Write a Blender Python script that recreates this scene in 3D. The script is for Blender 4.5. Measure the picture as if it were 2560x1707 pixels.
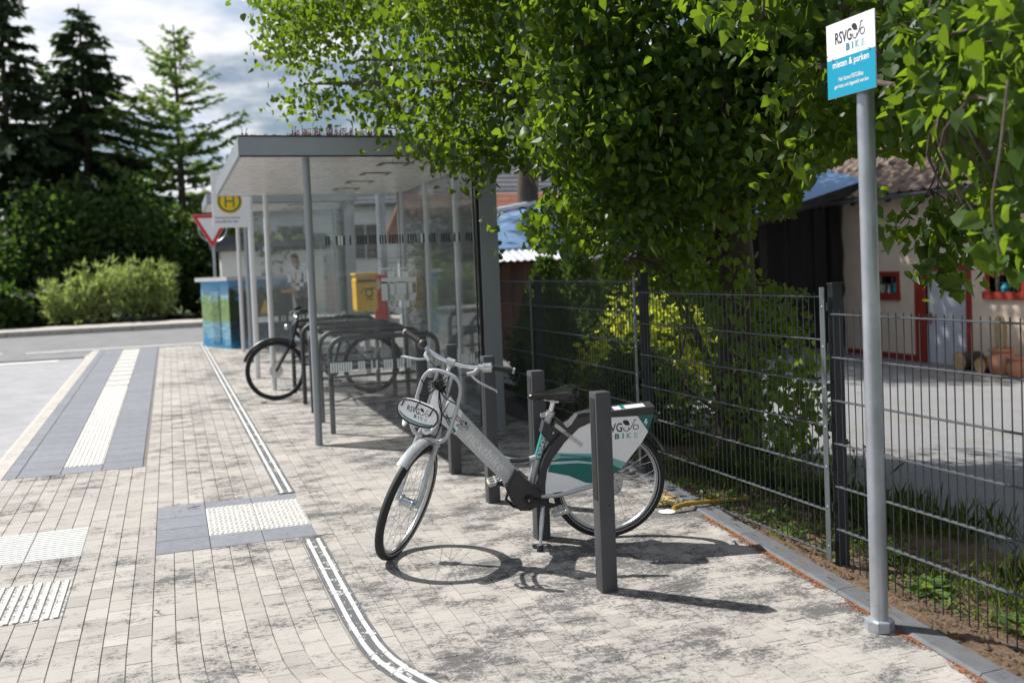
import bpy, bmesh, math, random
import numpy as np
from mathutils import Vector, Matrix, noise as mnoise
random.seed(7); rng = np.random.default_rng(7)
for o in list(bpy.data.objects): bpy.data.objects.remove(o)
scene = bpy.context.scene
COL = scene.collection
R_ = math.radians

# ---------------------------------------------------------------- camera
FPX, W, H, YPP, HC, SL = 2489.0, 2560, 1707, 754.65, 1.7, 0.02
YAW, PIT, ROL = R_(18.8898), R_(2.0), R_(-2.3)
CR = Matrix.Rotation(-YAW, 3, 'Z') @ Matrix.Rotation(math.pi/2-PIT, 3, 'X') @ Matrix.Rotation(ROL, 3, 'Z')
cd = bpy.data.cameras.new('camera'); cam = bpy.data.objects.new('camera', cd); COL.objects.link(cam)
cam.matrix_world = Matrix.Translation((0, 0, HC)) @ CR.to_4x4()
cd.sensor_fit = 'HORIZONTAL'; cd.sensor_width = 36.0; cd.lens = FPX*36.0/W
cd.shift_y = -(H/2-YPP)/W
cd.clip_start = 0.05; cd.clip_end = 2000
cd.dof.use_dof = True; cd.dof.focus_distance = 5.35; cd.dof.aperture_fstop = 1.8
scene.camera = cam

# ---------------------------------------------------------------- sky and sun
SUN_EL = R_(52); SUN_AZ = math.atan2(-0.714, 0.70)       # clockwise from +Y
SUND = Vector((math.sin(SUN_AZ)*math.cos(SUN_EL), math.cos(SUN_AZ)*math.cos(SUN_EL), math.sin(SUN_EL)))
world = bpy.data.worlds.new('World'); scene.world = world; world.use_nodes = True
nt = world.node_tree; N = nt.nodes; L = nt.links; N.clear()
wo = N.new('ShaderNodeOutputWorld'); bg = N.new('ShaderNodeBackground'); bg.inputs[1].default_value = 0.05
sky = N.new('ShaderNodeTexSky'); sky.sky_type = 'NISHITA'; sky.sun_disc = False
sky.sun_elevation = SUN_EL; sky.sun_rotation = SUN_AZ; sky.air_density = 1.0; sky.dust_density = 1.2; sky.ozone_density = 1.5
tc = N.new('ShaderNodeTexCoord'); sp = N.new('ShaderNodeSeparateXYZ'); L.new(tc.outputs['Generated'], sp.inputs[0])
def wmath(op, a, b=None):
    n = N.new('ShaderNodeMath'); n.operation = op
    for i, q in enumerate((a, b)):
        if q is None: continue
        if isinstance(q, (int, float)): n.inputs[i].default_value = q
        else: L.new(q, n.inputs[i])
    return n.outputs[0]
zz = wmath('ADD', wmath('ABSOLUTE', sp.outputs[2]), 0.18)
cx = N.new('ShaderNodeCombineXYZ'); L.new(wmath('DIVIDE', sp.outputs[0], zz), cx.inputs[0]); L.new(wmath('DIVIDE', sp.outputs[1], zz), cx.inputs[1])
def wnoise(scale, detail, off):
    mp = N.new('ShaderNodeMapping'); mp.inputs['Location'].default_value = off; L.new(cx.outputs[0], mp.inputs[0])
    n = N.new('ShaderNodeTexNoise'); n.inputs['Scale'].default_value = scale; n.inputs['Detail'].default_value = detail; n.inputs['Roughness'].default_value = .58
    L.new(mp.outputs[0], n.inputs['Vector']); return n.outputs['Fac']
def wramp(src, a, b):
    m = N.new('ShaderNodeMapRange'); m.inputs[1].default_value = a; m.inputs[2].default_value = b; m.interpolation_type = 'SMOOTHSTEP'
    L.new(src, m.inputs[0]); return m.outputs[0]
cl = wramp(wnoise(1.15, 9, (3.1, 1.2, 0)), .45, .60)
shade = wramp(wnoise(1.6, 6, (7.7, 2.4, 3)), .32, .53)
cmix = N.new('ShaderNodeMix'); cmix.data_type = 'RGBA'; L.new(shade, cmix.inputs[0])
cmix.inputs[6].default_value = (7.4, 9.0, 11.8, 1); cmix.inputs[7].default_value = (14.5, 14.6, 14.9, 1)
smix = N.new('ShaderNodeMix'); smix.data_type = 'RGBA'; L.new(cl, smix.inputs[0]); L.new(sky.outputs[0], smix.inputs[6]); L.new(cmix.outputs[2], smix.inputs[7])
L.new(smix.outputs[2], bg.inputs[0]); L.new(bg.outputs[0], wo.inputs[0])
sd = bpy.data.lights.new('sun', 'SUN'); sd.energy = 5.0; sd.angle = R_(0.53); sd.color = (1, .965, .91)
so = bpy.data.objects.new('sun', sd); COL.objects.link(so); so.rotation_euler = SUND.to_track_quat('Z', 'Y').to_euler(); so.location = (-8, 8, 14)
scene.view_settings.view_transform = 'Standard'; scene.view_settings.look = 'None'
scene.view_settings.exposure = 0.55; scene.view_settings.gamma = 1.0; scene.view_settings.use_curve_mapping = False
scene.cycles.max_bounces = 8; scene.cycles.transparent_max_bounces = 24

# ---------------------------------------------------------------- pixel -> place
def ray(x, y): return CR @ Vector(((x-W/2)/FPX, (YPP-y)/FPX, -1.0))
def on_y(x, y, Y): d = ray(x, y); return Vector((0, 0, HC)) + d*(Y/d.y)
def on_x(x, y, X): d = ray(x, y); return Vector((0, 0, HC)) + d*(X/d.x)
def at_depth(x, y, D): return Vector((0, 0, HC)) + ray(x, y)*D
def project(p):
    d = CR.transposed() @ (Vector(p)-Vector((0, 0, HC)))
    return (W/2+FPX*d.x/-d.z, YPP-FPX*d.y/-d.z, -d.z)
def sstep(a, b, x): t = min(1, max(0, (x-a)/(b-a))); return t*t*(3-2*t)
def gz(x, y):
    yy = min(max(y, -30), 60)
    return SL*yy - .05*sstep(3.05, 3.4, x) - .06*max(0, min(x, 16)-4)

# ---------------------------------------------------------------- mesh helpers
class MB:
    def __init__(s): s.v = []; s.f = []
    def add(s, vs, fs):
        k = len(s.v); s.v += [tuple(q) for q in vs]; s.f += [tuple(i+k for i in f) for f in fs]; return s
    def box(s, c, d, M=None):
        c = Vector(c); hx, hy, hz = d[0]/2, d[1]/2, d[2]/2
        P = [Vector((a*hx, b*hy, e*hz)) for e in (-1, 1) for b in (-1, 1) for a in (-1, 1)]
        if M is not None: P = [M @ q for q in P]
        return s.add([c+q for q in P], [(0, 2, 3, 1), (4, 5, 7, 6), (0, 1, 5, 4), (2, 6, 7, 3), (0, 4, 6, 2), (1, 3, 7, 5)])
    def bbox(s, x0, x1, y0, y1, z0, z1): return s.box(((x0+x1)/2, (y0+y1)/2, (z0+z1)/2), (x1-x0, y1-y0, z1-z0))
    def cbox(s, c, d, b, M=None):          # chamfered box
        c = Vector(c); hx, hy, hz = d[0]/2, d[1]/2, d[2]/2; P = []; F = []
        bm = bmesh.new(); bmesh.ops.create_cube(bm, size=1)
        for v in bm.verts: v.co = Vector((v.co.x*d[0], v.co.y*d[1], v.co.z*d[2]))
        bmesh.ops.bevel(bm, geom=list(bm.edges), offset=b, segments=2, affect='EDGES', profile=.6)
        bm.verts.index_update()
        P = [v.co.copy() for v in bm.verts]; F = [[v.index for v in f.verts] for f in bm.faces]; bm.free()
        if M is not None: P = [M @ q for q in P]
        return s.add([c+q for q in P], F)
    def tube(s, pts, r, n=10, closed=False, caps=True, flat=None):
        pts = [Vector(p) for p in pts]; m = len(pts); rs = r if isinstance(r, (list, tuple)) else [r]*m
        T = []
        for i in range(m):
            a = pts[(i-1) % m] if (closed or i > 0) else pts[i]; b = pts[(i+1) % m] if (closed or i < m-1) else pts[i]
            t = b-a; T.append(t.normalized() if t.length > 1e-9 else Vector((0, 0, 1)))
        up = Vector((0, 0, 1)) if abs(T[0].z) < .9 else Vector((1, 0, 0))
        nrm = (up-T[0]*up.dot(T[0])).normalized(); V = []
        for i in range(m):
            nrm = nrm-T[i]*nrm.dot(T[i])
            nrm = nrm.normalized() if nrm.length > 1e-6 else T[i].orthogonal().normalized()
            bi = T[i].cross(nrm)
            fl = flat if flat else 1
            for k in range(n):
                a = 2*math.pi*k/n; V.append(pts[i]+nrm*(math.cos(a)*rs[i])+bi*(math.sin(a)*rs[i]*fl))
        F = []
        for i in range(m if closed else m-1):
            j = (i+1) % m
            for k in range(n): F.append((i*n+k, i*n+(k+1) % n, j*n+(k+1) % n, j*n+k))
        if caps and not closed: F.append(tuple(range(n-1, -1, -1))); F.append(tuple((m-1)*n+k for k in range(n)))
        return s.add(V, F)
    def cyl(s, p0, p1, r0, r1=None, n=16): return s.tube([p0, p1], [r0, r0 if r1 is None else r1], n)
    def prism(s, poly, fn, t0, t1):        # 2-D outline -> fn(u, v, t)
        m = len(poly); V = [fn(u, v, t0) for u, v in poly]+[fn(u, v, t1) for u, v in poly]
        F = [tuple(range(m)), tuple(range(2*m-1, m-1, -1))]+[(i, i+m, (i+1) % m+m, (i+1) % m) for i in range(m)]
        return s.add(V, F)
    def sheet(s, poly, fn): return s.add([fn(u, v) for u, v in poly], [tuple(range(len(poly)))])
    def lathe(s, prof, o, ax, n=24, a0=0, a1=2*math.pi):   # prof: (radius, along)
        o = Vector(o); ax = Vector(ax).normalized(); e1 = ax.orthogonal().normalized(); e2 = ax.cross(e1); m = len(prof)
        full = abs(a1-a0-2*math.pi) < 1e-6; nn = n if full else n+1; V = []
        for k in range(nn):
            a = a0+(a1-a0)*k/n
            for r, h in prof: V.append(o+ax*h+(e1*math.cos(a)+e2*math.sin(a))*r)
        F = []
        for k in range(n):
            j = (k+1) % nn
            for i in range(m-1): F.append((k*m+i, j*m+i, j*m+i+1, k*m+i+1))
        return s.add(V, F)
    def ring(s, o, ax, R, r, n=48, k=10, sq=1.0):
        return s.lathe([(R+r*math.cos(2*math.pi*i/k), r*sq*math.sin(2*math.pi*i/k)) for i in range(k+1)], o, ax, n)
    def sphere(s, c, r, n=14, m=9, M=None):
        V = []; F = []; c = Vector(c); rr = r if isinstance(r, (tuple, list)) else (r, r, r)
        for i in range(m+1):
            t = math.pi*i/m
            for k in range(n):
                a = 2*math.pi*k/n; q = Vector((rr[0]*math.sin(t)*math.cos(a), rr[1]*math.sin(t)*math.sin(a), rr[2]*math.cos(t)))
                V.append(c+(M @ q if M is not None else q))
        for i in range(m):
            for k in range(n): F.append((i*n+k, (i+1)*n+k, (i+1)*n+(k+1) % n, i*n+(k+1) % n))
        return s.add(V, F)
    def tf(s, fn): s.v = [tuple(fn(Vector(q))) for q in s.v]; return s
def wmat(o):
    M = o.matrix_basis.copy()
    while o.parent: o = o.parent; M = o.matrix_basis @ M
    return M
def link(o, parent=None):
    COL.objects.link(o)
    if parent is not None: o.parent = parent
    return o
def obj(name, mb, m, parent=None, smooth=False, local=False, mats=None, fm=None):
    me = bpy.data.meshes.new(name); V = mb.v
    if parent is not None and not local:
        I = wmat(parent).inverted(); V = [I @ Vector(q) for q in V]
    me.from_pydata([tuple(q) for q in V], [], mb.f); me.update()
    for q in (mats if mats else [m]): me.materials.append(q)
    if fm: me.polygons.foreach_set('material_index', fm)
    bm = bmesh.new(); bm.from_mesh(me); bmesh.ops.recalc_face_normals(bm, faces=bm.faces); bm.to_mesh(me); bm.free()
    if smooth:
        me.polygons.foreach_set('use_smooth', [True]*len(me.polygons)); me.set_sharp_from_angle(angle=R_(38))
    return link(bpy.data.objects.new(name, me), parent)
def raw(name, V, loops, starts, m, parent=None, smooth=False):   # numpy mesh
    me = bpy.data.meshes.new(name); V = np.asarray(V, dtype=np.float32)
    if parent is not None:
        I = np.array(wmat(parent).inverted()); V = V @ I[:3, :3].T.astype(np.float32)+I[:3, 3].astype(np.float32)
    me.vertices.add(len(V)); me.vertices.foreach_set('co', V.ravel())
    me.loops.add(len(loops)); me.loops.foreach_set('vertex_index', np.asarray(loops, dtype=np.int32))
    me.polygons.add(len(starts)); me.polygons.foreach_set('loop_start', np.asarray(starts, dtype=np.int32))
    me.update(calc_edges=True); me.validate(); me.materials.append(m)
    return link(bpy.data.objects.new(name, me), parent)
def tag(o, label=None, cat=None, group=None, kind=None):
    if label: o['label'] = label
    if cat: o['category'] = cat
    if group: o['group'] = group
    if kind: o['kind'] = kind
    return o
def thing(name, label, cat, loc=(0, 0, 0), group=None, M=None):
    o = bpy.data.objects.new(name, None); o.empty_display_size = .1; COL.objects.link(o)
    o.matrix_basis = M if M is not None else Matrix.Translation(loc)
    return tag(o, label, cat, group)
def dup(o, loc=None, parent=None, label=None, group=None, M=None):
    c = o.copy(); COL.objects.link(c)
    if parent is not None: c.parent = parent
    if M is not None: c.matrix_basis = M
    elif loc is not None: c.location = loc
    if label: c['label'] = label
    if group: c['group'] = group
    for ch in [q for q in bpy.data.objects if q.parent == o]: dup(ch, parent=c)
    return c
def share(name, me, parent, M):
    o = bpy.data.objects.new(name, me); link(o, parent); o.matrix_basis = wmat(parent).inverted() @ M if parent else M; return o
def arc(c, r, a0, a1, n, fn): return [fn(c[0]+r*math.cos(a0+(a1-a0)*i/n), c[1]+r*math.sin(a0+(a1-a0)*i/n)) for i in range(n+1)]
def smooth_path(P, n=6):          # Catmull-Rom
    P = [Vector(p) for p in P]; Q = [P[0]*2-P[1]]+P+[P[-1]*2-P[-2]]; out = []
    for i in range(1, len(Q)-2):
        a, b, c, d = Q[i-1:i+3]
        for k in range(n):
            t = k/n; out.append(.5*((2*b)+(c-a)*t+(2*a-5*b+4*c-d)*t*t+(3*b-a-3*c+d)*t**3))
    return out+[P[-1]]

# ---------------------------------------------------------------- materials
MT = {}
class NB:                              # tiny node-building helper
    def __init__(s, name):
        s.m = bpy.data.materials.new(name); s.m.use_nodes = True; s.t = s.m.node_tree; s.t.nodes.clear()
        s.out = s.t.nodes.new('ShaderNodeOutputMaterial'); MT[name] = s.m
        s.pos = s.t.nodes.new('ShaderNodeNewGeometry').outputs['Position']
    def n(s, ty, **k):
        q = s.t.nodes.new(ty)
        for a, b in k.items(): setattr(q, a, b)
        return q
    def set(s, node, i, v):
        if hasattr(v, 'node'): s.t.links.new(v, node.inputs[i])
        else: node.inputs[i].default_value = v
    def math(s, op, a, b=0.0):
        q = s.n('ShaderNodeMath', operation=op); s.set(q, 0, a); s.set(q, 1, b); return q.outputs[0]
    def noise(s, scale, detail=4, vec=None, rough=.55, stretch=None):
        v = s.pos if vec is None else vec
        if stretch:
            mp = s.n('ShaderNodeMapping'); mp.inputs['Scale'].default_value = stretch; s.t.links.new(v, mp.inputs[0]); v = mp.outputs[0]
        q = s.n('ShaderNodeTexNoise'); q.inputs['Scale'].default_value = scale; q.inputs['Detail'].default_value = detail; q.inputs['Roughness'].default_value = rough
        s.t.links.new(v, q.inputs['Vector']); return q.outputs['Fac']
    def rng(s, v, a, b, c=0.0, d=1.0):
        q = s.n('ShaderNodeMapRange'); s.set(q, 0, v)
        for i, k in enumerate((a, b, c, d)): q.inputs[i+1].default_value = k
        return q.outputs[0]
    def mix(s, f, a, b, mode='MIX'):
        q = s.n('ShaderNodeMix', data_type='RGBA', blend_type=mode); s.set(q, 0, f)
        for i, v in ((6, a), (7, b)):
            if hasattr(v, 'node'): s.t.links.new(v, q.inputs[i])
            else: q.inputs[i].default_value = (*v[:3], 1)
        return q.outputs[2]
    def island(s): return s.n('ShaderNodeNewGeometry').outputs['Random Per Island']
    def orand(s): return s.n('ShaderNodeObjectInfo').outputs['Random']
    def bump(s, h, strength=.3, dist=.01):
        q = s.n('ShaderNodeBump'); q.inputs['Strength'].default_value = strength; q.inputs['Distance'].default_value = dist; s.t.links.new(h, q.inputs['Height']); return q.outputs[0]
    def bsdf(s, col, rough=.5, metal=0.0, normal=None, spec=.5, coat=0.0):
        b = s.n('ShaderNodeBsdfPrincipled')
        if hasattr(col, 'node'): s.t.links.new(col, b.inputs['Base Color'])
        else: b.inputs['Base Color'].default_value = (*col[:3], 1)
        s.set(b, 'Roughness', rough); s.set(b, 'Metallic', metal); b.inputs['Specular IOR Level'].default_value = spec; b.inputs['Coat Weight'].default_value = coat
        if normal is not None: s.t.links.new(normal, b.inputs['Normal'])
        return b.outputs[0]
    def done(s, sh): s.t.links.new(sh, s.out.inputs[0]); return s.m
def mul(c, k): return tuple(min(1, q*k) for q in c)
def pm(name, col, rough=.5, metal=0.0, var=.12, scale=6, bump=0, bscale=60, rnd=0.0, spec=.5, coat=0.0, stretch=None, dirt=0.0):
    b = NB(name); f = b.noise(scale, 5, stretch=stretch)
    c = b.mix(b.rng(f, .3, .7), mul(col, 1-var), mul(col, 1+var))
    if rnd:
        r = b.math('ADD', b.island(), b.orand()); r = b.math('FRACT', r)
        c = b.mix(1.0, c, b.mix(r, (1-rnd,)*3, (1.0,)*3), 'MULTIPLY')
    if dirt:
        c = b.mix(b.math('MULTIPLY', b.rng(b.noise(scale*2.3, 7, rough=.7), .5, .72), dirt), c, mul(col, .35))
    nr = b.bump(b.noise(bscale, 5), bump, .004) if bump else None
    rr = b.rng(b.noise(scale*3, 4), .3, .7, max(.03, rough-.08), min(1, rough+.08))
    return b.done(b.bsdf(c, rr, metal, nr, spec, coat))
def leafmat(name, c0, c1, tr, tw=.45, rough=.5, spec=.35):
    b = NB(name); r = b.island(); c = b.mix(r, c0, c1)
    c = b.mix(b.rng(b.noise(.9, 3), .35, .65), c, mul(c1, .75) if True else c1)
    d = b.bsdf(c, rough, 0, b.bump(b.noise(30, 2), .12, .006), spec)
    t = b.n('ShaderNodeBsdfTranslucent'); b.t.links.new(b.mix(r, mul(tr, .75), tr), t.inputs[0])
    m = b.n('ShaderNodeMixShader'); m.inputs[0].default_value = tw; b.t.links.new(d, m.inputs[1]); b.t.links.new(t.outputs[0], m.inputs[2])
    return b.done(m.outputs[0])
# ---- paving material: warm grey concrete with dark lichen and tree dirt
b = NB('paver'); r = b.math('FRACT', b.math('ADD', b.orand(), b.island()))
c = b.mix(r, (.285, .268, .250), (.425, .395, .366))
c = b.mix(b.rng(b.noise(3.0, 3), .35, .65), c, (.365, .342, .318))
sx = b.n('ShaderNodeSeparateXYZ'); b.t.links.new(b.pos, sx.inputs[0])
gr = b.noise(230, 2, rough=.6); fine = b.noise(120, 5, rough=.75, stretch=(.8, 1.05, 1)); pep = b.noise(46, 6, rough=.78, stretch=(.75, 1.1, 1))
cloud = b.math('ADD', b.math('MULTIPLY', b.noise(5.2, 7, rough=.68, stretch=(.7, 1.1, 1)), .7), b.math('MULTIPLY', b.noise(1.1, 3), .35)); grad = b.rng(sx.outputs[0], -.3, 2.0, 0, .075)
dens = b.math('ADD', cloud, grad)
pk = b.math('ADD', b.math('ADD', b.math('MULTIPLY', pep, .62), b.math('MULTIPLY', fine, .38)), b.math('MULTIPLY', b.math('SUBTRACT', dens, .55), 1.0))
m2 = b.math('MULTIPLY', b.rng(pk, .515, .60), .80); m0 = b.math('MULTIPLY', b.rng(dens, .50, .74), .30)
m3 = b.math('MULTIPLY', b.rng(gr, .62, .74), .45)
dm = b.math('MINIMUM', b.math('ADD', b.math('MAXIMUM', m2, m0), m3), .93)
c = b.mix(dm, c, (.04, .042, .047))
nb = b.bump(b.math('ADD', gr, b.math('MULTIPLY', fine, 1.2)), .35, .003)
b.done(b.bsdf(c, .82, 0, nb, .3))
pm('joint', (.15, .14, .13), .9, var=.3, scale=30)
pm('slab', (.185, .197, .225), .75, var=.10, scale=14, bump=.2, bscale=140, rnd=.14, dirt=.35)
pm('pale_slab', (.52, .53, .52), .75, var=.08, scale=16, bump=.2, bscale=140, rnd=.08, dirt=.15)
pm('tactile', (.60, .585, .545), .7, var=.12, scale=14, bump=.25, bscale=90, dirt=.75)
pm('rib_paint', (.62, .615, .59), .65, var=.14, scale=22, dirt=.6)
b = NB('worn_paint'); w = b.rng(b.math('ADD', b.noise(38, 6, rough=.75), b.math('MULTIPLY', b.noise(6, 2), .35)), .74, .80)
b.done(b.bsdf(b.mix(w, (.085, .088, .095), (.58, .575, .55)), .75))
b = NB('coarse_base'); w = b.rng(b.noise(60, 6, rough=.8), .42, .56); b.done(b.bsdf(b.mix(w, (.07, .072, .078), (.55, .545, .52)), .75))
pm('road', (.285, .285, .30), .85, var=.12, scale=3, bump=.4, bscale=160, dirt=.15)
pm('asphalt', (.17, .172, .18), .85, var=.14, scale=2, bump=.4, bscale=120, dirt=.2)
pm('road_paint', (.7, .7, .69), .7, var=.1, scale=5, dirt=.3)
pm('pale_kerb', (.40, .375, .345), .8, var=.12, scale=4, bump=.2, dirt=.45)
pm('dark_kerb', (.105, .11, .12), .7, var=.16, scale=9, bump=.35, bscale=190, rnd=.15, dirt=.3)
b = NB('soil'); f = b.noise(34, 8, rough=.78); c = b.mix(b.rng(f, .35, .68), (.15, .098, .064), (.40, .28, .19))
c = b.mix(b.rng(b.noise(7, 4), .55, .75), c, (.12, .10, .055)); b.done(b.bsdf(c, .95, 0, b.bump(f, 1.0, .05), .2))
b = NB('yard'); f = b.noise(70, 5, rough=.75); c = b.mix(b.rng(f, .3, .7), (.16, .163, .17), (.36, .36, .37))
c = b.mix(b.rng(b.noise(1.6, 5), .5, .72), c, (.235, .225, .20)); b.done(b.bsdf(c, .9, 0, b.bump(f, .8, .02), .25))
b = NB('meadow'); f = b.noise(6, 8, rough=.7); b.done(b.bsdf(b.mix(b.rng(f, .3, .7), (.03, .05, .015), (.075, .10, .03)), .95, 0, b.bump(f, .8, .05)))
pm('debris', (.34, .125, .045), .9, var=.3, scale=40, rnd=.5)
pm('old_leaf', (.42, .36, .10), .7, var=.2, scale=30, rnd=.4)
pm('twig', (.10, .07, .05), .9, var=.2, scale=30)

# ---- ground sheets
def grid(name, x0, x1, y0, y1, nx, ny, dz, m, kind='structure', zf=None, jit=0):
    mb = MB(); V = []
    for j in range(ny+1):
        for i in range(nx+1):
            x = x0+(x1-x0)*i/nx; y = y0+(y1-y0)*j/ny; V.append((x, y, (zf or gz)(x, y)+dz+random.uniform(-jit, jit)))
    mb.add(V, [(j*(nx+1)+i, j*(nx+1)+i+1, (j+1)*(nx+1)+i+1, (j+1)*(nx+1)+i) for j in range(ny) for i in range(nx)])
    o = obj(name, mb, m, smooth=True); tag(o, kind=kind); return o
def coarse(name, xs, ys, dz, m):
    mb = MB(); nx, ny = len(xs)-1, len(ys)-1
    mb.add([(x, y, gz(x, y)+dz) for y in ys for x in xs], [(j*(nx+1)+i, j*(nx+1)+i+1, (j+1)*(nx+1)+i+1, (j+1)*(nx+1)+i) for j in range(ny) for i in range(nx)])
    return tag(obj(name, mb, m), kind='structure')
coarse('ground', [-700, -60, -20, 3.05, 3.2, 3.4, 4, 16, 60, 700], [-300, -30, 0, 20, 40, 60, 800], -.35, MT['meadow'])
coarse('road', [-30, -9, -1.62], [-10, 5, 15, 21.2], -.17, MT['road'])
coarse('crossing_road', [-60, -9, 3.05, 3.2, 3.4, 4, 12, 40], [21.2, 24, 28.3], -.15, MT['asphalt'])
coarse('road_apron', [-1.63, 3.05, 3.06], [20.62, 21.21], -.12, MT['pale_kerb'])
for nm, xa, xb, ya, wd in (('road_marking', -7.0, -2.1, 20.75, .15), ('road_marking', -20, -3.4, 23.1, .10), ('road_marking', -2.9, .9, 22.75, .09), ('road_marking', 2.4, 9, 22.7, .09)):
    mb = MB(); mb.add([(xa, ya, gz(xa, ya)-.146), (xb, ya, gz(xb, ya)-.146), (xb, ya+wd*1.6, gz(xb, ya+wd*1.6)-.146), (xa, ya+wd*1.6, gz(xa, ya+wd*1.6)-.146)], [(0, 1, 2, 3)])
    q = .024 if ya < 21.2 else 0
    mb.v = [(x, y, z+(-.02 if ya < 21.2 else 0)+.004) for x, y, z in mb.v]
    tag(obj(nm, mb, MT['road_paint']), kind='structure')
coarse('far_pavement', [-60, -9, 3.05, 3.2, 3.4, 4, 12, 40], [28.3, 29.9], -.02, MT['pale_kerb'])
fk = MB()
for i in range(-30, 14):
    fk.box((i+.5, 28.25, gz(i+.5, 28.25)-.09), (.985, .13, .16))
tag(obj('far_kerb', fk, MT['pale_kerb']), kind='structure')

# soil strip and yard
kx_ = lambda y: 2.845+.09*(y-2.945)
soil = grid('soil', 2.9, 5.4, .5, 11.6, 70, 220, .012, MT['soil'], jit=.012)
def yz(x, y): return gz(x, y)+.02*math.sin(x*1.7+y)*.3
yard = grid('yard', 4.15, 17, -4, 20, 60, 90, .018, MT['yard'], zf=yz)
for v in soil.data.vertices:
    v.co.x = max(v.co.x, 2.845+.09*(v.co.y-2.945)+.06)
    d = v.co.x-(4.05+.2*math.sin(v.co.y*1.3)); v.co.z += -.05*sstep(.1, .7, d)
for v in yard.data.vertices:
    d = v.co.x-(4.35+.15*math.sin(v.co.y*1.3)); v.co.z += -.06*(1-sstep(-.25, .25, d))

mb = MB(); random.seed(77)
for _ in range(2600):
    y = random.uniform(1.6, 8.0); x = kx_(y)+.14+abs(random.gauss(0, .32)); s_ = random.uniform(.004, .016)*(1.6 if random.random() < .06 else 1); z = gz(x, y)+.012; a = random.uniform(0, 3)
    mb.add([(x+s_*math.cos(a), y+s_*math.sin(a), z), (x-s_*math.sin(a), y+s_*math.cos(a), z), (x-s_*math.cos(a), y-s_*math.sin(a), z), (x+s_*math.sin(a), y-s_*math.cos(a), z), (x, y, z+s_*.8)], [(0, 1, 4), (1, 2, 4), (2, 3, 4), (3, 0, 4)])
tag(obj('soil_clods', mb, MT['soil']), 'loose brown soil clods along the fence foot', 'soil', kind='stuff')

# ---- pavement of small concrete blocks
CW, CLN = .1028, .157
DR = [(2.6, 1.62), (3.0, 1.30), (3.2, 1.16), (3.4, 1.04), (3.6, .94), (3.8, .858), (3.91, .815), (4.07, .772), (4.24, .748), (4.57, .735), (4.88, .733), (5.2, .731), (6.2, .731), (7.35, .715), (20.4, .555)]
def drx(y):
    for (a, p), (c_, q) in zip(DR, DR[1:]):
        if a <= y <= c_: return p+(q-p)*(y-a)/(c_-a)
    return DR[0][1] if y < DR[0][0] else DR[-1][1]
def warp(x, y):
    if x > drx(y)+.02: return x, y
    w = sstep(-1.3, .72, x); dx = (drx(y)-.731)*w if y < 5.2 else 0
    return x+dx, y+(.30*dx if y < 5.2 else 0)
RECT = [(-1.345, -.288, 8.75, 20.55), (-.157, .772, 6.08, 7.232), (-1.6, -.565, 6.26, 6.925), (-1.6, -.567, 5.2, 5.8)]
pave = tag(thing('pavement', None, None), kind='structure')
jb = MB(); ny = 60
jb.add([(x, 1.0+19.62*j/ny, gz(0, 1.0+19.62*j/ny)-.0065) for j in range(ny+1) for x in (-1.47, 2.89+.09*(1.0+19.62*j/ny-2.945))], [(2*j, 2*j+1, 2*j+3, 2*j+2) for j in range(ny)])
obj('joint_bed', jb, MT['joint'], pave)
P = []
for i in range(-13, 37):
    x0 = -.157+i*CW; off = (i % 2)*.5*CLN+random.uniform(-.012, .012)
    if x0 < -1.45: continue
    for j in range(int(2.0/CLN), int(20.6/CLN)+1):
        y0 = j*CLN+off; y1 = y0+CLN; xc, yc = x0+CW/2, y0+CLN/2
        if xc > 2.95+.09*(yc-2.945) or y1 > 20.6: continue
        if xc > 3.35: continue
        a0, a1 = y0, y1; skip = False
        for (p, q, s, t) in RECT:
            if p-.004 < xc < q+.004:
                if s <= a0 and a1 <= t: skip = True
                elif a0 < s < a1: a1 = s
                elif a0 < t < a1: a0 = t
        if skip or a1-a0 < .02: continue
        P.append((x0, x0+CW, a0, a1))
def paver_geo(x0, x1, y0, y1):
    g = .0018; h_ = .0009; e = .0014; dz = random.uniform(-.0009, .0009); V = []
    for (ins, z) in ((e, 0), (0, -.0016), (0, -.02)):
        gx, gy = g+ins, h_+ins
        for (x, y) in ((x0+gx, y0+gy), (x1-gx, y0+gy), (x1-gx, y1-gy), (x0+gx, y1-gy)):
            X, Y = warp(x, y); V.append((X, Y, SL*Y+dz+z))
    F = [(0, 1, 2, 3)]
    for k in (0, 4):
        for q in range(4): F.append((k+q, k+4+q, k+4+(q+1) % 4, k+(q+1) % 4))
    return V, F
def score(p):
    u, v, d = project(((p[0]+p[1])/2, (p[2]+p[3])/2, SL*(p[2]+p[3])/2))
    vis = -20 < u < W+20 and v < H+25
    return d if vis else 1e3+d
P.sort(key=score)
for k, p in enumerate(P[:296]):
    V, F = paver_geo(*p); me = bpy.data.meshes.new('paver'); me.from_pydata(V, [], F); me.materials.append(MT['paver'])
    link(bpy.data.objects.new('paver', me), pave)
mb = MB()
for p in P[296:]: mb.add(*paver_geo(*p))
me = bpy.data.meshes.new('paver_field'); me.from_pydata(mb.v, [], mb.f); me.materials.append(MT['paver'])
tag(link(bpy.data.objects.new('paver_field', me), pave), kind='stuff')

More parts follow.
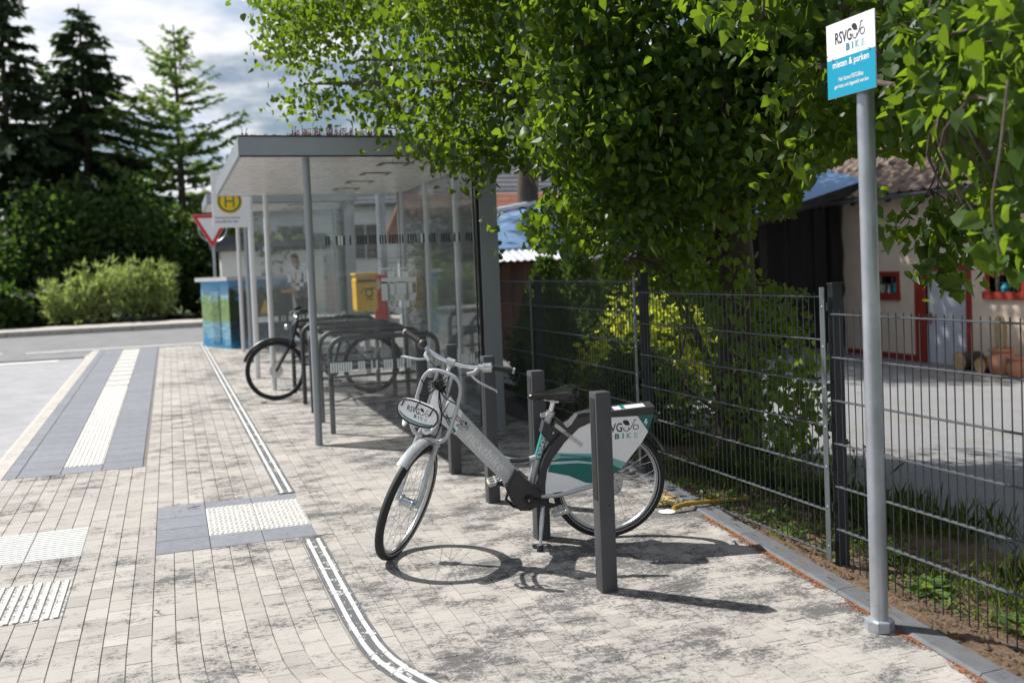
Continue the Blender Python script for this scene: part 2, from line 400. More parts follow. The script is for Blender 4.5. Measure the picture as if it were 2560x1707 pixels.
# ---- dark slabs, ribbed and studded tactile plates (flush with the blocks, 2 mm proud)
def slab(name, x0, x1, y0, y1, m, dz=.002, t=.03, g=.002, parent=None):
    mb = MB(); V = []; e = .003
    for (ins, z) in ((g+e, dz), (g, dz-.003), (g, dz-t)):
        for (x, y) in ((x0+ins, y0+ins), (x1-ins, y0+ins), (x1-ins, y1-ins), (x0+ins, y1-ins)): V.append((x, y, SL*y+z))
    F = [(0, 1, 2, 3)]+[(k+q, k+4+q, k+4+(q+1) % 4, k+(q+1) % 4) for k in (0, 4) for q in range(4)]
    return obj(name, mb.add(V, F), m, parent or pave)
XS = [-1.345, -1.24, -.915, -.605, -.288]
for a, c_ in ((0, 1), (1, 2), (3, 4)):
    y = 8.75; st = .31
    while y < 20.5:
        slab('slab', XS[a], XS[c_], y, min(20.54, y+st), MT['slab']); y += st
slab('slab', -.915, -.605, 8.75, 9.03, MT['slab'])
def ribs(x0, x1, y0, y1, n, w, h, parent, along='y', jl=.62):
    for k in range(n):
        x = x0+(x1-x0)*(k+.5)/n; rb = MB(); V = []; F = []
        for (yy, s_) in ((y0, .6), (y0+.012, 1), (y1-.012, 1), (y1, .6)):
            for (dx, dz) in ((-w/2, 0), (-w*.36, h*s_), (w*.36, h*s_), (w/2, 0)): V.append((x+dx, yy, SL*yy+.0022+dz))
        for q in range(3):
            for e in range(3): F.append((q*4+e, q*4+e+1, q*4+e+5, q*4+e+4))
        F += [(0, 1, 2, 3), (12, 13, 14, 15)]
        obj('rib', rb.add(V, F), MT['tactile'], parent)
gs = None
y = 9.03; k = 0
while y < 20.4:
    y1 = min(20.5, y+.62); s_ = slab('ribbed_plate', -.915, -.605, y, y1, MT['tactile'], dz=.0015)
    if k < 9: ribs(-.91, -.61, y+.008, y1-.006, 8, .022, .006, s_)
    else:
        mb = MB()
        for q in range(8): mb.box((-.91+.3*(q+.5)/8, (y+y1)/2, SL*(y+y1)/2+.004), (.022, y1-y-.02, .007))
        obj('rib_field', mb, MT['tactile'], s_)
    y = y1; k += 1
# block with studded plates
for (x0, x1, y0, y1) in ((-.157, .152, 6.08, 6.355), (-.157, .152, 6.355, 6.62), (-.157, .152, 6.62, 6.90), (-.157, .152, 6.90, 7.232), (.152, .462, 6.08, 6.355), (.462, .772, 6.08, 6.355), (.152, .462, 7.06, 7.232), (.462, .772, 7.06, 7.232)):
    slab('slab', x0, x1, y0, y1, MT['slab'])
for x0 in (.152, .462):
    s_ = slab('studded_plate', x0, x0+.31, 6.355, 7.06, MT['tactile'], dz=.002)
    mb = MB()
    for i in range(10):
        for j in range(16):
            cx_, cy_ = x0+.018+.0305*i+(.006 if j % 2 else 0), 6.38+.0437*j; zb = SL*cy_+.0022
            mb.add([(cx_+s*.011, cy_+t*.013, zb) for s, t in ((-1, -1), (1, -1), (1, 1), (-1, 1))]+[(cx_+s*.007, cy_+t*.008, zb+.006) for s, t in ((-1, -1), (1, -1), (1, 1), (-1, 1))],
                   [(4, 5, 6, 7)]+[(q, (q+1) % 4, (q+1) % 4+4, q+4) for q in range(4)])
    tag(obj('stud_field', mb, MT['tactile'], s_), kind='stuff')
# pale grooved slabs and coarse ribbed plate
for (x0, x1) in ((-1.47, -1.18), (-1.18, -.872), (-.872, -.565)):
    s_ = slab('pale_slab', x0, x1, 6.26, 6.925, MT['pale_slab'])
    mb = MB()
    for q in range(14):
        yy = 6.30+q*.045; mb.box(((x0+x1)/2, yy, SL*yy+.0028), (x1-x0-.012, .022, .003))
    obj('groove_field', mb, MT['pale_slab'], s_)
for (y0, y1) in ((5.2, 5.44), (5.44, 5.8)):
    s_ = slab('coarse_plate', -1.47, -.567, y0, y1, MT['coarse_base'], dz=.001)
    ribs(-1.46, -.575, y0+.004, y1-.004, 20, .026, .008, s_)

# white guide line of paired ribs on a dark bed
gl = thing('guide_strip', 'curving white painted double rib guide strip set in the paving', 'guide strip', (.73, 6, gz(.73, 6)))
def strip(name, ya, yb, half, dz, m, parent, n=40):
    mb = MB(); V = []
    for k in range(n+1):
        y = ya+(yb-ya)*k/n; x = drx(y); t = Vector((drx(y+.02)-drx(y-.02), .04, 0)).normalized(); nn = Vector((t.y, -t.x, 0))
        for s in (-1, 1): q = Vector((x, y, 0))+nn*half*s; V.append((q.x, q.y, SL*q.y+dz))
    mb.add(V, [(2*k, 2*k+1, 2*k+3, 2*k+2) for k in range(n)]); return obj(name, mb, m, parent)
for (ya, yb) in ((2.7, 6.07), (7.24, 20.5)):
    strip('bed', ya, yb, .060, .0035, MT['dark_kerb'], gl, 60); strip('worn_paint', ya, yb, .05, .006, MT['worn_paint'], gl, 60)
    y = ya
    while y < yb-.1:
        for s in (-1, 1):
            mb = MB(); V = []
            for q in range(4):
                yy = y+.004+q*(.205-.008)/3; t = Vector((drx(yy+.02)-drx(yy-.02), .04, 0)).normalized(); nn = Vector((t.y, -t.x, 0))
                for (du, dz) in ((-.0105, .006), (-.007, .0125), (.007, .0125), (.0105, .006)):
                    w = Vector((drx(yy), yy, 0))+nn*(s*.029+du); V.append((w.x, w.y, SL*w.y+dz))
            F = [(q*4+e, q*4+e+1, q*4+e+5, q*4+e+4) for q in range(3) for e in range(3)]+[(0, 1, 2, 3), (12, 13, 14, 15)]
            obj('rib', mb.add(V, F), MT['rib_paint'], gl)
        y += .205

# bus kerb (concave profile), in one-metre stones
kb = tag(thing('bus_kerb', None, None), kind='structure')
prof = [(-1.347, .0), (-1.46, -.002), (-1.50, -.02), (-1.53, -.07), (-1.56, -.12), (-1.63, -.165), (-1.66, -.2), (-1.347, -.2)]
for i in range(20):
    y0, y1 = 1.0+i*.99, 1.0+(i+1)*.99-.006; mb = MB(); n = len(prof)
    mb.add([(x, y, SL*y+z) for y in (y0, y1) for x, z in prof], [tuple(range(n)), tuple(range(2*n-1, n-1, -1))]+[(k, k+n, (k+1) % n+n, (k+1) % n) for k in range(n)])
    obj('kerb_stone', mb, MT['pale_kerb'], kb)
# dark edging kerb on the fence side
ek = tag(thing('edging_kerb', None, None), kind='structure')
kx = lambda y: 2.845+.09*(y-2.945)
for i in range(11):
    y0, y1 = 1.02+i*.985, 1.02+(i+1)*.985-.005; mb = MB(); w = .128
    pf = [(0, -.1), (0, .006), (.012, .018), (w-.012, .020), (w, .010), (w, -.1)]; n = 6
    mb.add([(kx(y)+x, y, SL*y+z) for y in (y0, y1) for x, z in pf], [tuple(range(n)), tuple(range(2*n-1, n-1, -1))]+[(k, k+n, (k+1) % n+n, (k+1) % n) for k in range(n)])
    obj('kerb_stone', mb, MT['dark_kerb'], ek)
# rust coloured blossom litter along the kerb, loose flakes, twigs
V = []; F = []
mb = MB()
def flake(mb, x, y, s, z0=.003, asp=1.0):
    a = random.uniform(0, 6.28); ca, sa = math.cos(a), math.sin(a); z = SL*y+z0
    q = [(-1, -.5), (0, -.7), (1, 0), (0, .6)]
    mb.add([(x+s*(u*ca-v*asp*sa), y+s*(u*sa+v*asp*ca), z+random.uniform(0, s*.7)) for u, v in q], [(0, 1, 2, 3)])
for _ in range(5200):
    y = random.uniform(2.2, 6.2)
    if math.sin(y*3.1)+math.sin(y*7.3+1)*.8+math.sin(y*17)*.5 < -.55+random.uniform(-.8, .5): continue
    x = kx(y)-abs(random.gauss(0, .018))-.002; flake(mb, x, y, random.uniform(.003, .0075))
tag(obj('blossom_litter', mb, MT['debris']), 'rust coloured fallen blossom litter along the dark kerb', 'litter', kind='stuff')
mb = MB()
for _ in range(170):
    x, y = random.uniform(-1.3, 2.8), random.uniform(3.2, 12); flake(mb, x, y, random.uniform(.006, .014), asp=.45)
tag(obj('fallen_leaf', mb, MT['old_leaf']), 'small yellow fallen leaves and bracts scattered on the paving', 'leaves', kind='stuff')
for (px, py, a, ln, lab) in ((485, 1272, .5, .10, 'thin brown twig lying on the dark slab beside the studded plates'), (395, 1532, 1.9, .05, 'tiny forked twig lying on the paving near the grooved plates'), (810, 1343, .15, .13, 'thin dark twig lying across the white guide strip')):
    d = ray(px, py); t = HC/(SL*d.y-d.z); p = Vector((0, 0, HC))+d*t; mb = MB(); u = Vector((math.cos(a), math.sin(a), 0))*ln; n_ = Vector((-u.y, u.x, 0))
    z = Vector((0, 0, .012)); mb.tube([p-u*.5+z, p+n_*.08+z*1.3, p+u*.5+z], .0022, 5); mb.tube([p+n_*.05+z, p+u*.25+n_*.3+z*1.4], .0016, 5); mb.tube([p-u*.1+z, p+u*.1-n_*.3+z], .0014, 5)
    tag(obj('twig', mb, MT['twig']), lab, 'twig')
pm('anthracite', (.060, .062, .068), .5, var=.10, scale=9, bump=.1, bscale=300, dirt=.12)
pm('black_plastic', (.012, .012, .013), .42, var=.2, scale=20)
pm('galvanised', (.43, .46, .50), .36, .6, var=.18, scale=11, stretch=(1, 1, .35), bump=.05, dirt=.22)
pm('shelter_metal', (.30, .33, .35), .42, .2, var=.05, scale=3)
pm('white_metal', (.72, .73, .74), .4, .1, var=.04, scale=4)
pm('soffit', (.72, .70, .67), .3, .1, var=.05, scale=3)
pm('steel', (.62, .63, .64), .28, .95, var=.06, scale=30)
pm('fence_grey', (.095, .105, .118), .36, .3, var=.12, scale=12, dirt=.15)
pm('rod_dark', (.045, .05, .06), .38, .2, var=.15, scale=12)
pm('fence_dark', (.030, .034, .038), .5, .1, var=.15, scale=12)
pm('cover_strip', (.12, .14, .15), .4, .3, var=.08, scale=12)
pm('ink', (.02, .022, .028), .5, var=.1); pm('sign_white', (.80, .80, .83), .35, var=.03, scale=3); pm('sign_cyan', (.0, .30, .46), .35, var=.05, scale=3)
pm('teal', (.005, .15, .13), .4, var=.06); pm('teal_mid', (.04, .26, .25), .4, var=.06); pm('teal_light', (.20, .42, .42), .4, var=.06); pm('teal_pale', (.46, .60, .61), .4, var=.06)
pm('cyan_dark', (0, .17, .28), .4, var=.05)
leafmat('white_film', (.80, .87, .87), (.84, .90, .90), (.85, .92, .92), .15, .6); pm('grey_film', (.26, .32, .32), .6, var=.06); pm('green_sign', (.0, .17, .10), .4, var=.05); pm('yellow_sign', (.85, .52, .0), .4, var=.05); pm('red_sign', (.62, .02, .015), .4, var=.05)
pm('post_yellow', (.82, .46, .01), .4, var=.06, scale=4); pm('board_red', (.72, .04, .05), .45, var=.05); pm('sedum', (.33, .14, .07), .9, var=.4, scale=20, rnd=.4); pm('moss', (.13, .13, .04), .95, var=.4, scale=20)
b = NB('glass'); t = b.n('ShaderNodeBsdfTransparent'); t.inputs[0].default_value = (.965, .98, .98, 1); g = b.n('ShaderNodeBsdfGlossy'); g.inputs['Roughness'].default_value = .015
fr = b.n('ShaderNodeFresnel'); fr.inputs[0].default_value = 1.45; m = b.n('ShaderNodeMixShader'); b.t.links.new(b.math('MINIMUM', b.math('MULTIPLY', fr.outputs[0], 1.0), .8), m.inputs[0]); b.t.links.new(t.outputs[0], m.inputs[1]); b.t.links.new(g.outputs[0], m.inputs[2])
df = b.n('ShaderNodeBsdfDiffuse'); df.inputs[0].default_value = (.62, .64, .65, 1); m2 = b.n('ShaderNodeMixShader')
st = b.rng(b.noise(5, 6, stretch=(.5, .5, 16)), .35, .75, .02, .11); b.t.links.new(st, m2.inputs[0]); b.t.links.new(m.outputs[0], m2.inputs[1]); b.t.links.new(df.outputs[0], m2.inputs[2]); b.done(m2.outputs[0])
b = NB('window_glass'); b.done(b.bsdf((.015, .017, .02), .06, 0, None, .6))

# ---- lettering
def text2d(s, size=1.0, bold=0.0, sx=1.0, align='LEFT'):
    cu = bpy.data.curves.new('txt', 'FONT'); cu.body = s; cu.size = size; cu.offset = bold; cu.align_x = align; cu.resolution_u = 3
    o = bpy.data.objects.new('txt', cu); COL.objects.link(o); bpy.context.view_layer.update()
    me = bpy.data.meshes.new_from_object(o.evaluated_get(bpy.context.evaluated_depsgraph_get()))
    mb = MB(); mb.add([(v.co.x*sx, v.co.y, 0) for v in me.vertices], [tuple(p.vertices) for p in me.polygons])
    bpy.data.objects.remove(o); bpy.data.meshes.remove(me); bpy.data.curves.remove(cu); return mb
def ext(mb): xs = [v[0] for v in mb.v]; ys = [v[1] for v in mb.v]; return min(xs), max(xs), min(ys), max(ys)
def fit(mb, x0, x1, y0, y1):
    a, b_, c_, d = ext(mb); mb.v = [(x0+(x-a)/(b_-a)*(x1-x0), y0+(y-c_)/(d-c_)*(y1-y0), 0) for x, y, z in mb.v]; return mb
def annulus(cx_, cy_, R0, R1, n=28, a0=0, a1=2*math.pi):
    mb = MB(); V = []
    for k in range(n+1):
        a = a0+(a1-a0)*k/n; V += [(cx_+R0*math.cos(a), cy_+R0*math.sin(a), 0), (cx_+R1*math.cos(a), cy_+R1*math.sin(a), 0)]
    return mb.add(V, [(2*k, 2*k+1, 2*k+3, 2*k+2) for k in range(n)])
def stroke(pts, w):
    P_ = smooth_path([(x, y, 0) for x, y in pts], 5); mb = MB(); V = []
    for i, p in enumerate(P_):
        t = (P_[min(i+1, len(P_)-1)]-P_[max(i-1, 0)]).normalized(); n_ = Vector((-t.y, t.x, 0))*w/2; V += [p+n_, p-n_]
    return mb.add(V, [(2*k, 2*k+1, 2*k+3, 2*k+2) for k in range(len(P_)-1)])
def put(name, mb, fn, m, parent, local=False):
    q = MB(); q.v = [fn(v[0], v[1]) for v in mb.v]; q.f = list(mb.f); return obj(name, q, m, parent, local=local)
RSVG = fit(text2d('RSVG', 1, .012), 0, .56, .20, .46); BK = [fit(text2d(ch, 1, .03), x0, x1, .0, .155) for ch, x0, x1 in (('B', .37, .49), ('I', .565, .60), ('K', .675, .80), ('E', .865, .97))]
def logo(fn, parent, local=False, pal=('teal', 'teal_mid', 'teal_light', 'teal_pale')):
    ic = MB()
    for q in (annulus(.665, .275, .058, .078, 26, R_(140), R_(390)), annulus(.915, .31, .060, .080), stroke([(.735, .24), (.79, .31), (.84, .41), (.875, .50)], .02), stroke([(.862, .485), (.89, .525), (.93, .52)], .024)): ic.add(q.v, q.f)
    lf = [(.565, .50), (.625, .535), (.695, .52), (.74, .46), (.752, .37), (.70, .375), (.64, .385), (.595, .43)]
    ic.add([(x, y, 0) for x, y in lf], [tuple(range(8))]); ic.add(RSVG.v, RSVG.f)
    put('emblem', ic, fn, MT['ink'], parent, local)
    for q, m in zip(BK, pal): put('letter', q, fn, MT[m], parent, local)

# ---- bollards: square anthracite bike posts with a black insert on the street side
bol = thing('bike_post', 'x', 'bollard', (0, 0, 0)); BH = .985
mb = MB(); mb.cbox((0, 0, BH/2-.02), (.082, .082, BH+.04), .006); obj('post', mb, MT['anthracite'], bol, True)
mb = MB(); mb.cbox((-.0415, 0, .705), (.005, .052, .50), .002); obj('insert', mb, MT['black_plastic'], bol)
mb = MB(); mb.cyl((.012, -.0405, .43), (.012, -.0425, .43), .006, n=12); obj('bolt_hole', mb, MT['black_plastic'], bol)
spots = [(1.965, 4.47), (1.985, 5.43), (1.985, 6.36), (1.99, 7.31), (1.99, 8.26)]
BL = ['square anthracite bike post standing in front of the rental bicycle rear wheel', 'square anthracite bike post behind the rental bicycle saddle and kickstand', 'square anthracite bike post behind the rental bicycle frame, third in its row', 'square anthracite bike post behind the rental bicycle handlebar, fourth in its row', 'square anthracite bike post just outside the shelter side glass']
for i, (x, y) in enumerate(spots):
    if i == 0: bol.location = (x, y, gz(x, y)); bol['label'] = BL[0]; bol['group'] = 'row of bike posts'
    else: dup(bol, (x, y, gz(x, y)), label=BL[i])

# ---- rental sign on galvanised pole
sg = thing('rental_sign', 'white and turquoise bicycle rental sign on a galvanised pole by the fence', 'sign', (2.83, 3.53, gz(2.83, 3.53)))
b0 = Vector((2.83, 3.53, gz(2.83, 3.53))); mb = MB(); mb.cyl(b0-Vector((0, 0, .05)), b0+Vector((0, 0, 2.60)), .0365, n=28); obj('pole', mb, MT['galvanised'], sg, True)
mb = MB(); mb.lathe([(.0, .002), (.062, .002), (.062, .045), (.05, .05), (.0385, .05)], b0, (0, 0, 1), 8); obj('base_collar', mb, MT['galvanised'], sg)
mb = MB(); mb.lathe([(.0375, 2.595), (.040, 2.595), (.040, 2.618), (.0, 2.63)], b0, (0, 0, 1), 20); obj('pole_cap', mb, MT['anthracite'], sg, True)
SX = 2.770; sy0, sy1, sz0, sz1 = 3.70, 3.385, 2.375, 2.695
pan = MB(); pan.bbox(SX, SX+.004, sy1, sy0, sz0, sz1); pn = obj('panel', pan, MT['sign_white'], sg)
zc = sz0+.165
mb = MB(); mb.bbox(SX-.0012, SX-.0002, sy1+.001, sy0-.001, sz0+.001, zc); obj('turquoise_field', mb, MT['sign_cyan'], pn)
SF = lambda dx: (lambda u, v: Vector((SX-dx, sy0+(sy1-sy0)*u, sz0+(sz1-sz0)*v)))
logo(lambda u, v: SF(.0012)(.19+.62*u, .585+.62*v*.98), pn, pal=('cyan_dark', 'teal_mid', 'teal_light', 'teal_pale'))
put('lettering', fit(text2d('mieten & parken', 1, .018), .13, .88, .365, .485), SF(.002), MT['sign_white'], pn)
put('lettering', fit(text2d('Hier können RSVG-Bikes', 1, .012), .25, .76, .205, .265), SF(.002), MT['sign_white'], pn)
put('lettering', fit(text2d('gemietet und abgestellt werden.', 1, .012), .155, .87, .105, .17), SF(.002), MT['sign_white'], pn)
for (yy, zz_) in ((3.66, zc), (3.42, zc)): mb = MB(); mb.cyl((SX-.004, yy, zz_), (SX, yy, zz_), .006, n=10); obj('rivet', mb, MT['steel'], pn)
for zz_ in (sz0+.06, sz1-.06):
    mb = MB(); mb.bbox(SX+.004, SX+.024, 3.44, 3.64, zz_-.012, zz_+.012); mb.lathe([(.038, zz_-.012-b0.z), (.0405, zz_-.012-b0.z), (.0405, zz_+.012-b0.z), (.038, zz_+.012-b0.z)], b0, (0, 0, 1), 24); obj('clamp', mb, MT['galvanised'], sg)

# ---- double-rod fence
FX = 3.22; KF = 1.0288
fz = lambda z: 1.7+(z-1.7)*KF
fence = thing('rod_mesh_fence', 'dark grey double rod mesh fence stepping down along the paving edge', 'fence', (FX, 6.5, gz(FX, 6.5)))
PAN = [(1.92, 4.19, .096, 1.40), (4.29, 6.36, .172, 1.486), (6.44, 8.52, .245, 1.562), (8.60, 10.9, .245, 1.560)]
bar = None; rail = {}
for (ya, yb, za, zb) in PAN:
    ya, yb, za, zb = ya*KF, yb*KF, fz(za), fz(zb); n = int(round((yb-ya)/.0515)); hgt = zb-za
    mb = MB(); mb.cyl((0, 0, -.012), (0, 0, hgt+.022), .0031, n=6)
    me = None
    for k in range(n+1):
        y = ya+(yb-ya)*k/n
        if me is None: o = obj('vertical_rod', mb, MT['rod_dark'], fence, local=True); me = o.data; o.matrix_basis = wmat(fence).inverted() @ Matrix.Translation((FX, y, za))
        else: share('vertical_rod', me, fence, Matrix.Translation((FX, y, za)))
    mb = MB(); q = yb-ya+.02
    for s in (-1, 1): mb.tube([(s*.0072, -q/2, 0), (s*.0072, q/2, 0)], .0042, 6)
    me = None
    for k in range(7):
        z = za+hgt*k/6; M_ = Matrix.Translation((FX, (ya+yb)/2, z))
        if me is None: o = obj('rail', mb, MT['fence_grey'], fence, local=True); me = o.data; o.matrix_basis = wmat(fence).inverted() @ M_
        else: share('rail', me, fence, M_)
for i, (yp, zt) in enumerate(((4.24, 1.545), (6.40, 1.61), (8.56, 1.60), (10.95, 1.60))):
    y = yp*KF; zt = fz(zt); zb = gz(FX, y)-.15
    mb = MB(); mb.cbox((FX+.052, y, (zt+zb)/2), (.062, .042, zt-zb), .003); p_ = obj('post', mb, MT['fence_dark'], fence)
    mb = MB(); mb.cbox((FX+.052, y, zt+.006), (.07, .05, .014), .004); obj('post_cap', mb, MT['fence_dark'], p_)
    zl = PAN[min(i, 2)+(1 if i < 2 else 0)][2] if i < 3 else .2
    mb = MB(); mb.bbox(FX-.014, FX-.009, y+.004, y+.044, fz(zl)-.03, zt-.01); s_ = obj('cover_strip', mb, MT['cover_strip'], fence)
    for k in range(7):
        zz_ = fz(zl)+.04+k*.21
        if zz_ < zt-.02: mb = MB(); mb.sphere((FX-.0145, y+.024, zz_), (.004, .008, .008), 8, 5); obj('bolt', mb, MT['steel'], s_)
    for k in range(7):
        mb = MB(); mb.bbox(FX-.008, FX+.02, y-.016, y+.016, fz(zl)+.02+k*.21, fz(zl)+.06+k*.21); obj('clip', mb, MT['black_plastic'], p_)

# ---- bus shelter
def c7(u, v): return 780+u/3.136, 560+v/3.136
def shelter(Y0, Y1, label, full):
    g = gz(1.2, Y0); x0, x1 = .60, 2.98; S = thing('bus_shelter', label, 'bus shelter', (1.8, (Y0+Y1)/2, g)); zs, zt = g+2.565, g+2.715
    mb = MB(); mb.bbox(x0+.02, x1-.02, Y0+.02, Y1-.02, zs, zs+.03); rf = obj('soffit', mb, MT['soffit'], S)
    mb = MB(); mb.bbox(x0+.03, x1-.03, Y0+.03, Y1-.03, zs+.035, zt-.03); rd = obj('roof_deck', mb, MT['moss'], S)
    mb = MB(); t = .03
    mb.cbox(((x0+x1)/2, Y0+t/2, (zs+zt)/2), (x1-x0, t, zt-zs+.01), .004); obj('fascia', mb, MT['shelter_metal'], S)
    mb = MB(); mb.cbox(((x0+x1)/2, Y1-t/2, (zs+zt)/2), (x1-x0, t, zt-zs+.01), .004); obj('fascia', mb, MT['shelter_metal'], S)
    for xx in (x0+t/2, x1-t/2): mb = MB(); mb.cbox((xx, (Y0+Y1)/2, (zs+zt)/2), (t, Y1-Y0-2*t-.004, zt-zs+.008), .004); obj('fascia', mb, MT['shelter_metal'], S)
    for y in (Y0+.004, Y1-.004): mb = MB(); mb.bbox(x0, x1, y-.012, y+.012, zt+.006, zt+.016); obj('drip_edge', mb, MT['fence_dark'], S)
    mb = MB(); mb.bbox(x0+.01, x1-.01, Y0-.002, Y0+.03, zs-.016, zs-.006); obj('drip_edge', mb, MT['fence_dark'], S)
    mb = MB(); random.seed(5)
    for _ in range(5200 if full else 1500):
        x, y = random.uniform(x0+.05, x1-.05), Y0+.04+(Y1-Y0-.08)*random.random()**2.2; h = random.uniform(.03, .065)+(random.random() < .25)*random.uniform(.03, .085); dx, dy = random.gauss(0, .018), random.gauss(0, .01); z = zt-.03
        if math.sin(x*5)+math.sin(x*11+2)*.6 < -.3 and h > .05: h *= .5
        mb.add([(x-.003, y, z), (x+.003, y, z), (x+dx*.6+.002, y+dy, z+h), (x+dx*.6-.002, y+dy, z+h)], [(0, 1, 2, 3)])
        mb.add([(x+dx*.6-.007, y+dy, z+h), (x+dx*.6+.004, y+dy-.004, z+h-.004), (x+dx*.6+.009, y+dy, z+h+.006), (x+dx*.6, y+dy+.004, z+h+.009)], [(0, 1, 2, 3)])
    tag(obj('sedum', mb, MT['sedum'], rd), kind='stuff')
    yg, yf = Y0+.22, Y1-.15
    for y in (yg, yf):
        mb = MB(); mb.cyl((1.19, y, g-.05), (1.19, y, zs), .034, n=20); p_ = obj('post', mb, MT['white_metal'] if y == yf else MT['shelter_metal'], S, True)
    mb = MB(); mb.cbox((2.86, yg, (g+zs)/2-.02), (.175, .06, zs-g+.04), .005); obj('column', mb, MT['shelter_metal'], S)
    mb = MB(); mb.bbox(2.745, 2.766, yg-.02, yg+.02, g+.05, zs); mb.bbox(2.715, 2.727, yg-.015, yg+.015, g+.05, zs); obj('gasket', mb, MT['black_plastic'], S)
    mb = MB(); mb.cbox((2.93, yf, (g+zs)/2-.02), (.09, .06, zs-g+.04), .005); obj('column', mb, MT['shelter_metal'], S)
    panes = []
    mb = MB(); mb.bbox(1.23, 2.712, yg-.005, yg+.005, g+.06, zs-.002); panes.append(obj('glass_pane', mb, MT['glass'], S))
    mb = MB(); mb.bbox(1.23, 2.88, yf-.005, yf+.005, g+.06, zs-.002); panes.append(obj('glass_pane', mb, MT['glass'], S))
    n = max(2, int(round((yf-yg)/1.2)))
    for k in range(n):
        ya, yb = yg+.05+(yf-yg-.1)*k/n, yg+.05+(yf-yg-.1)*(k+1)/n
        mb = MB(); mb.bbox(2.925, 2.935, ya+.03, yb-.03, g+.06, zs-.002); obj('glass_pane', mb, MT['glass'], S)
        mb = MB(); mb.cbox((2.93, yb, (g+zs)/2), (.05, .05, zs-g), .003); obj('mullion', mb, MT['white_metal'], S)
    mb = MB(); mb.bbox(2.905, 2.955, yg, yf, g+.03, g+.07); obj('bottom_rail', mb, MT['shelter_metal'], S)
    for k in range(4 if full else 2):
        y = Y0+.75+k*.92; mb = MB(); mb.bbox(1.95, 2.25, y-.13, y+.13, zs-.006, zs-.001); l_ = obj('ceiling_lamp', mb, MT['anthracite'], S)
        mb = MB(); mb.bbox(2.0, 2.2, y-.09, y+.09, zs-.010, zs-.0065); obj('lens', mb, MT['soffit'], l_)
    # printed bars, emblem and words on the side glass
    gp = panes[0]; off = Vector((0, yg-8.97, g-gz(1.2, 8.75))); yy = yg-.0065
    def px(u, v): p = on_y(*c7(u, v), 8.97); return Vector((p.x, yy, p.z))+Vector((0, 0, off.z))
    def rect(u0, v0, u1, v1): a = px(u0, v0); c_ = px(u1, v1); return [(a.x, yy, c_.z), (c_.x, yy, c_.z), (c_.x, yy, a.z), (a.x, yy, a.z)]
    random.seed(3); blk, wht = MB(), MB()
    zt1, zb1 = 2.04+off.z, 1.957+off.z; x = 1.33; k = 0
    while x < 2.69:
        run = random.choice((2, 2, 6, 4, 1, 3))
        for _ in range(run):
            w = .0135; (wht if random.random() < .07 else blk).add([(x, yy, zb1), (x+w, yy, zb1), (x+w, yy, zt1), (x, yy, zt1)], [(0, 1, 2, 3)]); x += .0235
            if x > 2.69: break
        x += random.choice((.02, .03, .045))
    zt2, zb2 = .905+off.z, .815+off.z; x = 1.32; k = 0
    while x < 2.66:
        run = random.choice((3, 3, 4, 2, 9, 1))
        for _ in range(run):
            w = .017; wht.add([(x, yy, zb2), (x+w, yy, zb2), (x+w, yy, zt2), (x, yy, zt2)], [(0, 1, 2, 3)]); x += .0225
            if x > 2.66: break
        x += random.choice((.022, .035, .05))
    tag(obj('printed_bars', blk, MT['ink'], gp), kind='stuff'); 
    for (u0, v0, u1, v1) in ((590, 375, 645, 418), (700, 373, 755, 415), (540, 425, 815, 455), (540, 455, 595, 600), (612, 455, 645, 555), (662, 455, 738, 550), (755, 455, 787, 545), (650, 552, 720, 600), (760, 540, 815, 595), (706, 600, 762, 650), (650, 652, 706, 700)):
        wht.add(rect(u0, v0, u1, v1), [(0, 1, 2, 3)])
    tag(obj('printed_bars', wht, MT['white_film'], gp), kind='stuff')
    def glyph(mb2, u0, v0, u1, v1, m):
        a, c_ = px(u0, v1), px(u1, v0); q = fit(mb2, a.x, c_.x, a.z, c_.z); put('lettering', q, lambda u, v: Vector((u, yy, v)), MT[m], gp)
    glyph(text2d('LEBENSFREUDE', 1, .0), 500, 252, 805, 280, 'grey_film'); glyph(text2d('VERBÜRGT', 1, .0), 560, 288, 765, 318, 'grey_film'); glyph(text2d('BAD HONNEF', 1, .03), 530, 332, 808, 362, 'white_film')
    em = MB(); cc = px(627, 632); sc_ = .026
    hp = [(0, -1.15), (-.55, -.6), (-1.05, .0), (-1.0, .6), (-.5, .85), (0, .45), (.5, .85), (1.0, .6), (1.05, 0), (.55, -.6), (0, -1.15)]
    for s_ in (1, .82, .62): q = stroke([(a*s_, b_*s_) for a, b_ in hp], .13); em.add([(cc.x+v[0]*sc_*1.4, yy, cc.z+v[1]*sc_*1.4) for v in q.v], q.f)
    sh = [px(590, 600), px(600, 650), px(640, 690), px(700, 703), px(760, 680), px(800, 630), px(815, 560), px(815, 370)]; q = stroke([(p.x, p.z) for p in sh], .005); em.add([(v[0], yy, v[1]) for v in q.v], q.f)
    obj('printed_emblem', em, MT['white_film'], gp)
    return S
S1 = shelter(8.75, 13.1, 'glass bus shelter with planted roof standing over the bike racks', True)
S2 = shelter(16.35, 18.6, 'smaller glass bus shelter with mailbox side, beyond the bike rack shelter', False)

